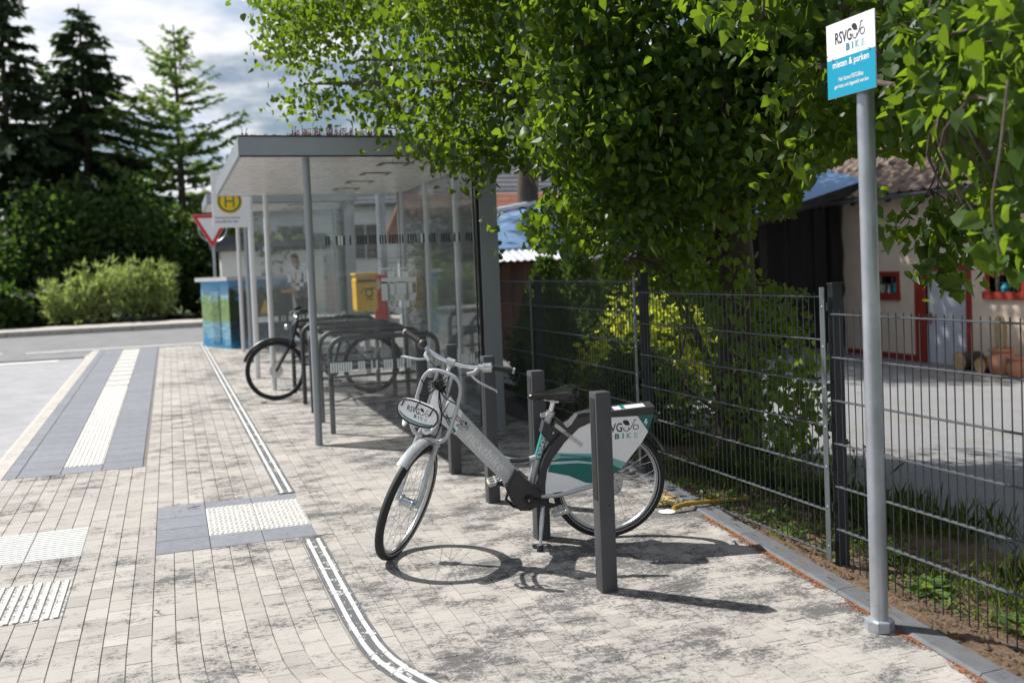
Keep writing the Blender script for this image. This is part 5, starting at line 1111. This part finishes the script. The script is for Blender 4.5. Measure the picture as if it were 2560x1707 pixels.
HEART = (np.array([(0, 0), (.30, -.10), (.52, .20), (.36, .62), (0, 1.10), (-.36, .62), (-.52, .20), (-.30, -.10)]), [[0, 1, 2, 3, 4], [0, 4, 5, 6, 7]])
_r = [(0, 0), (.16, -.11), (.34, -.08), (.48, .06), (.47, .16), (.54, .24), (.47, .36), (.47, .44), (.37, .56), (.34, .66), (.20, .80), (.12, .95), (0, 1.15)]
HEART2 = (np.array(_r+[(-a, c_) for a, c_ in _r[-2:0:-1]]), [list(range(13)), [0]+list(range(12, 24))])
OVAL = (np.array([(0, 0), (.30, .35), (.22, .75), (0, 1.0), (-.22, .75), (-.30, .35)]), [[0, 1, 2, 3], [0, 3, 4, 5]])
DIAM = (np.array([(0, 0), (.28, .45), (0, 1.0), (-.28, .45)]), [[0, 1, 2], [0, 2, 3]])
SPRAY = (np.array([(0, 0), (.13, .3), (.02, 1.0), (-.13, .3)]), [[0, 1, 2, 3]])
def unit(a): return a/np.maximum(np.linalg.norm(a, axis=1, keepdims=True), 1e-9)
def leaves(name, P_, S_, T_, N_, m, parent=None, shape=HEART, fold=.25, curl=.15):
    P_ = np.asarray(P_, float); n = len(P_); T_ = unit(np.asarray(T_, float)); N_ = np.asarray(N_, float); N_ = unit(N_-T_*np.sum(N_*T_, 1, keepdims=True)); B_ = np.cross(T_, N_); uv, faces = shape; k = len(uv)
    u = uv[:, 0]; v = uv[:, 1]; h = -fold*np.abs(u)*rng.uniform(.4, 1.5, (n, 1))-curl*v[None, :]**2*rng.uniform(-.5, 1.6, (n, 1)); S3 = np.asarray(S_, float).reshape(n, 1, 1)
    V = P_[:, None, :]+S3*(u[None, :, None]*B_[:, None, :]+v[None, :, None]*T_[:, None, :]+h[:, :, None]*N_[:, None, :])
    fl = np.concatenate([np.array(f) for f in faces]); st = np.cumsum([0]+[len(f) for f in faces[:-1]]); base = np.arange(n)*k
    loops = (base[:, None]+fl[None, :]).ravel(); starts = (np.arange(n)[:, None]*len(fl)+st[None, :]).ravel()
    o = raw(name, V.reshape(-1, 3), loops, starts, m, parent); return o
def in_poly(px, py, poly):
    inside = False; j = len(poly)-1
    for i in range(len(poly)):
        xi, yi = poly[i]; xj, yj = poly[j]
        if (yi > py) != (yj > py) and px < (xj-xi)*(py-yi)/(yj-yi)+xi: inside = not inside
        j = i
    return inside
def sample_poly(poly, n):
    xs = [p[0] for p in poly]; ys = [p[1] for p in poly]; out = []
    while len(out) < n:
        x, y = random.uniform(min(xs), max(xs)), random.uniform(min(ys), max(ys))
        if in_poly(x, y, poly): out.append((x, y))
    return out
def clump_leaves(C_, k, spread, size, droop=.75, jit=.6):
    C_ = np.asarray(C_, float); n = len(C_); P_ = np.repeat(C_, k, 0)+rng.normal(size=(n*k, 3))*spread*np.array([1, 1, .8]); T_ = rng.normal(size=(n*k, 3))*jit+np.array([0, 0, -droop]); N_ = rng.normal(size=(n*k, 3))*.7+np.array([-.25, .1, .75]); S_ = rng.uniform(.45, 1.15, n*k)*size; return P_, S_, T_, N_

# ---- lime tree over the fence
random.seed(21)
TB = Vector((4.38, 7.15, gz(4.38, 7.15))); lime = thing('lime_tree', 'large lime tree overhanging the fence and the bus shelter', 'tree', TB)
CL = []; NR = []
def from_px(poly, n, d0, d1, L_=None):
    for (x, y) in sample_poly(poly, n): (CL if L_ is None else L_).append(at_depth(x, y, d0+(d1-d0)*random.random()))
left = [(640, -60), (660, 60), (700, 75), (668, 120), (690, 150), (760, 165), (775, 205), (735, 225), (700, 245), (745, 285), (800, 280), (850, 262), (880, 240), (905, 262), (930, 300), (985, 330), (1060, 330), (1110, 300), (1200, 330), (1300, 330), (1400, 300), (1400, -60)]
LFT = []; from_px(left, 840, 8.4, 10.6, LFT); LFT = [c_ if project(c_)[0] < 1000 else Vector((0, 0, HC))+(c_-Vector((0, 0, HC)))*random.uniform(.83, .93) for c_ in LFT]
from_px([(1020, 345), (1090, 325), (1260, 320), (1260, 360), (1215, 430), (1190, 440), (1150, 385), (1100, 385)], 46, 7.8, 8.5)
from_px([(1240, 330), (1420, 300), (1400, 420), (1330, 425), (1275, 420)], 34, 7.6, 9)
mid = [(1340, 260), (1900, 200), (2010, 420), (1960, 470), (1870, 490), (1800, 560), (1700, 640), (1560, 700), (1430, 700), (1385, 640), (1400, 580), (1440, 520), (1400, 450), (1350, 400)]
from_px(mid, 700, 6.4, 8.6); from_px([(1300, -60), (2100, -60), (2080, 440), (1980, 460), (1850, 420), (1400, 330)], 1100, 6.0, 8.8)
from_px([(1900, -60), (2600, -60), (2600, 400), (2330, 400), (2200, 430), (2040, 440), (1960, 380)], 460, 5.2, 7.6)
from_px([(1390, 480), (1430, 460), (1440, 520), (1345, 590), (1310, 600), (1300, 560), (1350, 500)], 20, 6.8, 7.6)
from_px([(1900, 430), (1990, 440), (2000, 500), (1960, 535), (1890, 510)], 26, 7.0, 7.8)
low = [(1440, 690), (1660, 660), (1760, 640), (1850, 620), (1930, 690), (2000, 720), (2010, 790), (1960, 840), (2000, 900), (2070, 990), (2120, 1080), (2080, 1110), (2010, 1220), (1960, 1180), (1900, 1150), (1840, 1100), (1760, 1100), (1680, 1040), (1600, 950), (1540, 850), (1500, 760)]
from_px(low, 200, 6.3, 8.4)
for _ in range(700):                      # crown above the frame
    a = random.uniform(0, 6.28); r_ = random.random()**.5; z = random.uniform(4.0, 7.2); R_z = 2.7*math.sqrt(max(.05, 1-((z-4.8)/2.8)**2)); p = Vector((3.9+R_z*r_*math.cos(a), 6.8+R_z*r_*math.sin(a), z))
    if p.x > 1.0: CL.append(p)
for (cc, rr, n_) in (((3.0, 7.2, 4.9), (1.8, 1.7, 1.0), 1000), ((3.1, 4.7, 4.6), (.9, 1.1, .5), 280)):  # leaf masses added out of view towards the sun, to darken the leaves below
    for _ in range(n_):
        v = Vector((random.gauss(0, 1), random.gauss(0, 1), random.gauss(0, 1))).normalized()*random.random()**.4; CL.append(Vector((cc[0]+v.x*rr[0], cc[1]+v.y*rr[1], cc[2]+v.z*rr[2])))
NR1 = []
from_px([(2190, -60), (2600, -60), (2600, 520), (2480, 520), (2400, 420), (2330, 400), (2230, 300)], 120, 3.9, 5.4, NR1)
from_px([(2420, 420), (2600, 420), (2600, 690), (2520, 690), (2480, 640), (2420, 680), (2390, 560)], 24, 3.6, 4.2, NR1)
from_px([(1750, -60), (2040, -60), (2020, 40), (1960, 90), (1840, 110), (1760, 70)], 36, 4.4, 5.4, NR)
from_px([(2180, 545), (2260, 510), (2330, 560), (2320, 600), (2230, 600)], 12, 4.8, 5.2, NR); from_px([(2330, 500), (2420, 520), (2420, 610), (2350, 600)], 12, 4.7, 5.2, NR); from_px([(2300, 640), (2390, 630), (2400, 690), (2330, 705)], 12, 4.8, 5.1, NR)
OPEN = [(1885, 545), (1990, 540), (2005, 470), (2050, 420), (2130, 385), (2340, 385), (2420, 640), (2560, 740), (2560, 980), (2150, 980), (2140, 900), (2040, 860), (2020, 720), (1900, 690)]
SIGN = [(2045, 0), (2215, -10), (2215, 250), (2190, 262), (2215, 1600), (2140, 1600), (2135, 270), (2060, 275)]
def prune(P_, polys):                      # open air under the crown: stable front, sign face
    M_ = np.array(CR.transposed()); d = (P_-np.array([0, 0, HC])) @ M_.T; u = W/2+FPX*d[:, 0]/-d[:, 2]; v = YPP-FPX*d[:, 1]/-d[:, 2]; k = np.ones(len(P_), bool)
    for poly, dmax in polys:
        m_ = np.zeros(len(P_), bool); j = len(poly)-1
        for i in range(len(poly)):
            (xi, yi), (xj, yj) = poly[i], poly[j]; c_ = ((yi > v) != (yj > v)) & (u < (xj-xi)*(v-yi)/((yj-yi) or 1e-9)+xi); m_ ^= c_; j = i
        k &= ~(m_ & (-d[:, 2] < dmax) & (d[:, 2] < 0))
    return k
def gappy(L_, thr, f): return [c_ for c_ in L_ if mnoise.fractal(Vector(c_)*f, .8, 2.0, 2) > thr+.05*random.gauss(0, 1)]
LFT = gappy(LFT, -.16, 1.25); CL = [c_ for c_ in CL if project(c_)[1] < -90]+gappy([c_ for c_ in CL if project(c_)[1] >= -90], -.24, 1.15)
def put_leaves(nm, L_, k, spread, size, polys, m, sh=HEART, fold=.25, curl=.15, droop=.75, jit=.6):
    P_, S_, T_, N_ = clump_leaves(L_, k, spread, size, droop, jit); dv_ = P_-np.array([2.77, 3.54, 2.53]); sn = np.array(SUND); tt_ = dv_ @ sn; sun_gap = (tt_ > .05) & (np.linalg.norm(dv_-tt_[:, None]*sn, axis=1) < .36)
    q = ~sun_gap & prune(P_, polys) & ~((P_[:, 0] < 3.42) & (P_[:, 2] < 1.8) & (P_[:, 1] > 3.6)); o_ = leaves(nm, P_[q], S_[q], T_[q], N_[q], MT[m], lime, sh, fold, curl); o_['kind'] = 'stuff'; return o_
TRK = [(1770, 540), (1880, 540), (1885, 720), (1790, 720)]
GAP = [(1250, 425), (1330, 428), (1390, 450), (1300, 545), (1300, 620), (1370, 650), (1370, 735), (1240, 735)]
put_leaves('crown', LFT, 17, .13, .060, [(GAP, 99)], 'lime_leaf'); put_leaves('blossom_bract', LFT[::2], 3, .11, .07, [(GAP, 99)], 'lime_bract', SPRAY, 0, .2, 1.0, .3)
put_leaves('crown', [c_ for c_ in CL if not (random.random() < .7 and in_poly(*project(c_)[:2], TRK))], 22, .14, .062, [(OPEN, 99), (GAP, 99), (SIGN, 4.6)], 'lime_leaf'); put_leaves('crown', NR, 7, .07, .070, [(SIGN, 4.6)], 'lime_leaf', HEART2, .3, .2)
OPEN2 = [(2200, 395), (2330, 395), (2390, 500), (2440, 640), (2480, 660), (2560, 720), (2560, 980), (2150, 980)]
put_leaves('crown', NR1, 11, .10, .074, [(SIGN, 4.6), (OPEN2, 99)], 'lime_leaf', HEART2, .3, .2); NR += NR1
put_leaves('blossom_bract', [CL[i] for i in rng.choice(len(CL), 1500)], 3, .11, .08, [(OPEN, 99), (SIGN, 4.6)], 'lime_bract', SPRAY, 0, .2, 1.0, .3)
mb = MB(); tp = [TB+Vector((0, 0, -.2)), TB+Vector((0, 0, .3)), TB+Vector((.02, 0, 1.2)), TB+Vector((-.02, .02, 2.2)), TB+Vector((.0, .05, 3.2)), TB+Vector((-.05, .1, 4.6)), TB+Vector((.05, .2, 6.5))]
mb.tube(smooth_path(tp, 4), [.24]*3+[.19]*3+[.165]*7+[.14]*4+[.10]*4+[.05]*4, 14); trunk = obj('trunk', mb, MT['bark'], lime, True)
random.seed(5); limbs = []
tg = [at_depth(*q) for q in ((760, 210, 9.0), (900, 150, 9.4), (1080, 240, 9.0), (1200, 380, 8.0), (1330, 520, 7.2), (1450, 600, 7.2), (1050, 20, 9.4), (1500, 200, 6.8), (1650, 380, 6.9), (1900, 60, 4.9), (2330, 150, 4.6), (2480, 250, 3.4), (2000, 400, 7.2), (2150, 250, 6.2), (1800, 300, 6.4), (2500, 50, 3.4), (2000, 1000, 6.6), (1700, 900, 6.8), (1850, 1050, 6.6))]
for i, t in enumerate(tg):
    z0 = 1.9+(i % 5)*.35 if t.z > 2.2 else .25
    if t.x > 3.0 and t.z > 2.2 and t.y < 6: z0 = 3.3
    s0 = TB+Vector((0, .03, z0)); mdp = s0.lerp(t, .45)+Vector((0, 0, .5 if t.z > 1.5 else .1))+Vector((random.gauss(0, .1), random.gauss(0, .1), 0)); m2_ = s0.lerp(t, .78)+Vector((random.gauss(0, .08), random.gauss(0, .08), .22 if t.z > 1.5 else .05))
    path = smooth_path([s0, mdp, m2_, t], 6); n = len(path); r0 = (.07 if t.y > 5 else .03) if t.z > 2.2 else .018; mb = MB(); mb.tube(path, [r0*(1-.88*k/(n-1)) for k in range(n)], 8); obj('limb', mb, MT['bark'], lime, True); limbs += path[4:]
    if t.y < 5: NRL = globals().setdefault('NRL', []); NRL += [q+Vector((random.gauss(0, .12), random.gauss(0, .12), random.gauss(.02, .10))) for q in path[8:] for _ in range(3)]
put_leaves('crown', NRL, 10, .10, .07, [(SIGN, 4.6), (OPEN2, 99), (OPEN, 99)], 'lime_leaf', HEART2, .3, .2)
for P_ in (((2420, 180, 4.9), (2360, 330, 4.95), (2345, 470, 5.0), (2335, 580, 5.0), (2350, 680, 4.95)), ((2350, 400, 4.97), (2320, 480, 5.0), (2250, 560, 5.0)), ((2345, 500, 5.0), (2390, 570, 4.95)), ((2520, 200, 3.2), (2500, 380, 3.1), (2480, 520, 3.05), (2500, 640, 3.05))):
    path = smooth_path([at_depth(*q) for q in P_], 4); mb = MB(); mb.tube(path, [.0045]*(len(path)//2)+[.0035]*(len(path)-len(path)//2), 6); obj('limb', mb, MT['bark'], lime, True); limbs += path
LA = np.array([tuple(p) for p in limbs]); mb = MB(); allc = [CL[i] for i in rng.choice(len(CL), 420, replace=False)]+NR[::2]
kk = prune(np.array([tuple(c_) for c_ in allc]), [(OPEN, 6.0), (SIGN, 4.6)])
for c_, ok in zip(allc, kk):
    d = np.linalg.norm(LA-np.array(c_), axis=1); q = Vector(LA[d.argmin()])
    if (q-c_).length > 1.6 or not ok: continue
    m_ = q.lerp(c_, .5)+Vector((random.gauss(0, .06), random.gauss(0, .06), random.uniform(.0, .12))); mb.tube(smooth_path([q, m_, c_], 3), [.009, .008, .007, .006, .005, .004, .003], 5)
tag(obj('twigs', mb, MT['bark'], lime, True), kind='stuff')

# ---- broad tree added behind the sheds, crown above the picture, to shade yard and stable
tt = thing('added_shade_tree', 'unseen broad tree added behind the sheds to shade the yard and stable', 'tree', (7.0, 19.2, gz(7, 19.2))); C2 = []
for _ in range(1500):
    p = Vector((random.uniform(3.2, 9.4), random.uniform(16.1, 20.4), random.uniform(6.6, 9.6)))
    if ((p.x-7.2)/4.2)**2+((p.z-7.9)/1.8)**2 < 1.05: C2.append(p)
P3, S3_, T3, N3 = clump_leaves(C2, 10, .22, .15); leaves('crown', P3, S3_, T3, N3, MT['lime_leaf'], tt)
mb = MB(); q = Vector((7, 19.2, gz(7, 19.2))); mb.tube([q, q+Vector((0, 0, 3)), q+Vector((.1, -.3, 6)), q+Vector((.1, -.8, 8.5))], [.28, .22, .16, .05], 12); obj('trunk', mb, MT['bark'], tt, True)
for k in range(9): a = k*.7; mb = MB(); mb.tube(smooth_path([q+Vector((.05, -.2, 4.6+.2*k)), q+Vector((1.6*math.cos(a), -1.3+1.0*math.sin(a), 6.6)), q+Vector((3.2*math.cos(a), -1.6+1.8*math.sin(a), 7.8))], 5), [.09-.007*i for i in range(11)], 7); obj('limb', mb, MT['bark'], tt, True)

# ---- generic shrub: leaf cloud through an uneven volume, with stems
def shrub(name, label, c_, rad, n, size, m, group=None, shape=OVAL, droop=0.0, lumps=14, cat='shrub', up=.0, shoots=0):
    c_ = Vector(c_); g = gz(c_.x, c_.y); T_ = thing(name, label, cat, (c_.x, c_.y, g), group); L_ = []
    for _ in range(lumps):
        a = random.uniform(0, 6.28); e_ = random.uniform(-.6, 1.0); r_ = random.uniform(.35, .8); L_.append((c_.x+rad[0]*r_*math.cos(a)*math.sqrt(max(.1, 1-e_*e_)), c_.y+rad[1]*r_*math.sin(a)*math.sqrt(max(.1, 1-e_*e_)), c_.z+rad[2]*r_*e_, random.uniform(.28, .5)))
    for _ in range(shoots):
        a = random.uniform(0, 6.28); q = random.uniform(.1, .9); hh_ = random.uniform(.35, 1.5)
        for k in range(6): L_.append((c_.x+rad[0]*q*math.cos(a)*(1+.06*k), c_.y+rad[1]*q*math.sin(a), c_.z+rad[2]*(hh_*(-.3+.26*k)), .20-.026*k))
    lumps = len(L_); L_ = np.array(L_); idx = rng.integers(0, lumps, n); d = unit(rng.normal(size=(n, 3))); rr = rng.uniform(.55, 1.08, (n, 1)); P_ = L_[idx, :3]+d*rr*L_[idx, 3:4]*np.array(rad); keep = P_[:, 2] > g+.03; P_ = P_[keep]; d = d[keep]; k = len(P_)
    leaves('foliage', P_, rng.uniform(.6, 1.15, k)*size, d*.7+rng.normal(size=(k, 3))*.55+np.array([0, 0, up-droop]), rng.normal(size=(k, 3))*.6+np.array([0, 0, .8]), MT[m], T_, shape, .2, .12)
    mb = MB()
    for q in L_[:8]: b0 = Vector((c_.x+random.gauss(0, .06), c_.y+random.gauss(0, .06), g-.03)); mb.tube(smooth_path([b0, b0.lerp(Vector(q[:3]), .5)+Vector((0, 0, .08)), Vector(q[:3])], 3), .012*max(1, rad[0]), 5)
    obj('stem', mb, MT['bark'], T_, True); return T_
random.seed(31)
# hedge and shrubs behind the fence
THL = ['green thuja in the hedge just right of the shelter column', 'tallest green thuja of the hedge behind the fence', 'green thuja in the middle of the hedge before the brown shed', 'shorter green thuja right of the hedge middle', 'green thuja at the lime tree end of the hedge', 'low green thuja tucked between shelter and fence']
for i, (x, y, h, r_) in enumerate(((4.05, 10.6, 1.55, .36), (4.55, 10.9, 1.75, .36), (5.1, 11.1, 1.6, .36), (5.7, 11.2, 1.45, .36), (6.3, 11.3, 1.5, .4), (3.75, 9.6, 1.2, .32))):
    T_ = thing('thuja', THL[i], 'shrub', (x, y, gz(x, y)), 'thuja hedge behind the fence'); n = 2600; t = rng.random(n)**.8; a = rng.uniform(0, 6.28, n); rad_ = r_*(1-t**2.2*.85)*(1+.15*np.sin(a*5+t*9)); z = gz(x, y)+.05+t*h
    P_ = np.stack([x+rad_*np.cos(a), y+rad_*np.sin(a), z], 1); leaves('foliage', P_, rng.uniform(.05, .10, n), np.stack([np.cos(a)*.5, np.sin(a)*.5, np.ones(n)*.9], 1)+rng.normal(size=(n, 3))*.3, np.stack([np.cos(a), np.sin(a), .3*np.ones(n)], 1)+rng.normal(size=(n, 3))*.3, MT['thuja_leaf'], T_, DIAM)
    mb = MB(); mb.cyl((x, y, gz(x, y)-.05), (x, y, gz(x, y)+h*.8), .04, .01, 7); obj('trunk', mb, MT['bark'], T_)
shrub('gold_shrub', 'yellow green sunlit shrub behind the fence left of the lime trunk', (4.55, 9.0, .75), (.75, .7, .75), 4200, .085, 'gold_leaf', droop=.3)
shrub('gold_shrub', 'small yellow green shrub low behind the fence beside the shelter', (4.0, 9.35, .45), (.45, .45, .45), 1800, .075, 'gold_leaf', droop=.3)
shrub('dark_shrub', 'dark leafy shrub at the foot of the fence behind bike posts', (4.1, 8.3, .5), (.55, .8, .55), 2600, .08, 'dark_leaf')
shrub('dark_shrub', 'dark leafy shrub behind the fence near the shelter column', (3.9, 10.2, .55), (.4, .7, .7), 2200, .075, 'dark_leaf')
shrub('yew_shrub', 'tall dark yew behind the back glass of the bike rack shelter', (3.5, 12.0, 1.45), (.40, .8, 1.3), 4200, .08, 'yew_leaf', lumps=26)
shrub('yew_shrub', 'second dark yew behind the shelter, towards the lamp mast', (3.6, 13.7, 1.4), (.45, .8, 1.25), 4200, .08, 'yew_leaf', lumps=26)
# far side of the crossing
HS = [((-5.6, 33, 1.9), (1.9, 1.6, 2.3)), ((-3.2, 34, 2.2), (2.2, 1.6, 2.7)), ((-.6, 34.5, 2.3), (2.2, 1.6, 2.7)), ((1.6, 33.5, 1.9), (1.7, 1.4, 2.0)), ((3.3, 32.5, 1.7), (1.3, 1.2, 1.6)), ((-8.5, 33, 2.2), (2.5, 1.6, 3)), ((-4.7, 30.6, 1.0), (1.3, .7, .9))]
HLb = ['dark bush at the foot of the left spruce across the road', 'dark tall bush between the two spruces across the road', 'dark tall bush below the pale feathery tree', 'dark bush behind the yield sign across the road', 'dark bush right of the yield sign by the garage', 'dark tall bush at the far left end of the roadside planting', 'dark low hedge bush at the pavement edge across the road']
for (c_, r_), lab in zip(HS, HLb): shrub('dark_bush', lab, c_, r_, 4200, .22, 'dark_leaf', 'dark bushes across the road', lumps=22)
PB = [((-2.7, 30.8, .95), (.8, .6, .55), 'pale green shrub across the road left of its taller neighbour'), ((-1.7, 31.0, 1.15), (1.0, .7, .8), 'tall pale green shrub across the road, biggest of its row'), ((-.6, 31.0, 1.1), (.75, .7, .75), 'pale green shrub across the road towards the yield sign')]
for c_, r_, lab in PB: shrub('pale_shrub', lab, c_, r_, 3000, .24, 'pale_leaf', 'pale shrubs across the road', shape=(np.array([(0, 0), (.14, .35), (0, 1.0), (-.14, .35)]), [[0, 1, 2, 3]]), up=.9, lumps=4, shoots=40)

def conifer(name, label, x, y, h, R0, n_wh, m, droop, dens, up0=0.0, sz=.34, bare=.08, group=None, trunk_r=.2):
    g = gz(x, y); T_ = thing(name, label, 'tree', (x, y, g), group); P_ = []; D_ = []; S_ = []; br = MB()
    for w in range(n_wh):
        t = bare+(1-bare)*w/n_wh; z = g+h*t; R = R0*(1-t)**.82*random.uniform(.75, 1.2)+.12; nb = random.randint(5, 8)
        for b_ in range(nb):
            a = random.uniform(0, 6.28); ln = R*random.uniform(.65, 1.15); dr_ = droop*(1-t)+random.gauss(0, .06)-up0*t
            tip = Vector((x+ln*math.cos(a), y+ln*math.sin(a), z-ln*dr_)); md = Vector((x+ln*.5*math.cos(a), y+ln*.5*math.sin(a), z-ln*dr_*.25)); pth = smooth_path([(x, y, z), md, tip], 4); br.tube(pth, [.03*(1-t)+.012-.0012*i for i in range(len(pth))], 4, caps=False)
            k = max(5, int(ln*dens))
            for i in range(k):
                f = .12+.88*(i+random.random())/k; q = pth[0].lerp(pth[4], f*2) if f < .5 else pth[4].lerp(pth[8], f*2-1); side = random.choice((-1, 1))
                d = Vector((math.cos(a)*.7-side*math.sin(a)*random.uniform(.3, 1), math.sin(a)*.7+side*math.cos(a)*random.uniform(.3, 1), random.uniform(-.9, .15)+up0*.9)); P_.append(q); D_.append(d); S_.append(sz*random.uniform(.5, 1.1)*(.55+.45*(1-t)))
    leaves('needles', P_, S_, D_, rng.normal(size=(len(P_), 3))*.5+np.array([0, 0, .8]), MT[m], T_, (np.array([(0, 0), (.2, .35), (.05, 1.0), (-.2, .35)]), [[0, 1, 2, 3]]), .0, .2)
    tag(obj('branches', br, MT['bark'], T_, True), kind='stuff'); mb = MB(); mb.tube([(x, y, g-.1), (x, y, g+h*.5), (x, y, g+h)], [trunk_r, trunk_r*.55, .02], 10); obj('trunk', mb, MT['bark'], T_, True); return T_
random.seed(41)
conifer('spruce', 'tall dark spruce with pointed tip across the road', -2.55, 38, 10.7, 3.9, 46, 'spruce_needle', .42, 40, sz=.62)
conifer('spruce', 'dark spruce at the picture edge with its tip cut off', -4.9, 37, 12.3, 3.2, 46, 'spruce_needle', .35, 34, sz=.6)
conifer('feathery_tree', 'lighter feathery tree with upswept branches beside the dark spruce', .55, 37, 9.9, 4.2, 30, 'larch_needle', -.05, 30, up0=.45, sz=.46)
conifer('spruce', 'low dark spruce behind the pale shrubs across the road', -7.6, 40, 9, 3.2, 30, 'spruce_needle', .4, 24, sz=.5)
# far wood that closes the view
n = 16000; xx = rng.uniform(-70, 90, n); yy = rng.uniform(70, 82, n); hh = 3.2+1.6*np.sin(xx*.21)+1.1*np.sin(xx*.53+1)+.7*np.sin(xx*1.3); zz_ = 1.2+rng.random(n)**.7*np.maximum(hh, 1.5)
tag(leaves('far_wood', np.stack([xx, yy, zz_], 1), rng.uniform(.6, 1.2, n), rng.normal(size=(n, 3)), rng.normal(size=(n, 3))+np.array([0, -1, .6]), MT['dark_leaf'], None, OVAL), 'far wooded ridge closing the view behind the road', 'wood', kind='stuff')

# ---- grass and weeds along the fence
n = 24000; u = rng.random(n); gx = 3.5+np.abs(rng.normal(size=n))*.5; gy = rng.uniform(1.8, 8.5, n); keep = (np.sin(gx*5+gy*2.3)+np.sin(gy*4.1)*.8+rng.normal(size=n)*.5 > -.1) & (gx < 5.1); gx, gy = gx[keep], gy[keep]
k = len(gx); P_ = np.stack([gx, gy, [gz(a, c_)+.0 for a, c_ in zip(gx, gy)]], 1)
tag(leaves('grass', P_, rng.uniform(.06, .22, k)*np.where(gx > 3.8, 1, .45), rng.normal(size=(k, 3))*.35+np.array([0, 0, 1]), rng.normal(size=(k, 3)), MT['grass_blade'], None, (np.array([(-.016, 0), (.016, 0), (.009, .6), (0, 1.0), (-.009, .6)]), [[0, 1, 2, 3, 4]]), 0, .3), 'patchy green grass growing along the fence and yard edge', 'grass', kind='stuff')
n = 520; cx_ = 3.3+np.abs(rng.normal(size=n))*.42; cy_ = rng.uniform(1.8, 8.2, n); cz_ = np.array([gz(a, c_)+.015 for a, c_ in zip(cx_, cy_)]); P_ = np.repeat(np.stack([cx_, cy_, cz_], 1), 9, 0)+rng.normal(size=(n*9, 3))*np.array([.035, .035, .008])
tag(leaves('ground_cover', P_, rng.uniform(.018, .05, n*9), rng.normal(size=(n*9, 3))+np.array([0, 0, .5]), rng.normal(size=(n*9, 3))*.4+np.array([0, 0, 1]), MT['weed_leaf'], None, OVAL, .1, .2), 'low green ground cover scattered over the soil by the fence', 'ground cover', kind='stuff')
random.seed(17)
def weed(x, y, h, nl, sz, lab):
    g = gz(x, y); T_ = thing('weed', lab, 'plant', (x, y, g), 'weeds along the fence'); P_ = []; D_ = []; mb = MB()
    for i in range(nl):
        a = random.uniform(0, 6.28); zz_ = random.random()*h; P_.append((x+.02*math.cos(a), y+.02*math.sin(a), g+.02+zz_)); D_.append((math.cos(a), math.sin(a), random.uniform(.0, .7)))
    leaves('leaf_set', P_, rng.uniform(.6, 1.2, nl)*sz, D_, rng.normal(size=(nl, 3))*.2+np.array([0, 0, 1]), MT['weed_leaf'], T_, OVAL, .15, .3); mb.tube([(x, y, g-.02), (x+.01, y, g+h+.03)], .004, 5); obj('stem', mb, MT['weed_leaf'], T_)
WL = [(3.75, 5.55, .30, 34, .07, 'tall leafy weed behind the fence below the lime shoots'), (3.42, 3.9, .03, 14, .10, 'flat broad leaved weed in the soil behind the sign pole'), (3.55, 4.35, .05, 14, .10, 'pale broad leaved weed behind the fence post'), (3.4, 3.35, .06, 16, .08, 'leafy weed in bare soil right of the sign pole'), (3.6, 3.1, .07, 18, .08, 'leafy weed patch behind the near fence panel'), (3.35, 4.9, .04, 12, .07, 'low weed in the soil under the fence rail'), (3.12, 2.75, .05, 12, .06, 'small weed between kerb and near fence panel'), (3.33, 5.3, .05, 12, .06, 'small weed by the fence near the lichen stick'), (3.6, 4.75, .08, 16, .07, 'weed clump behind the second fence panel'), (3.45, 5.75, .06, 12, .06, 'small weed behind the lichen stick')]
for w_ in WL: weed(*w_)
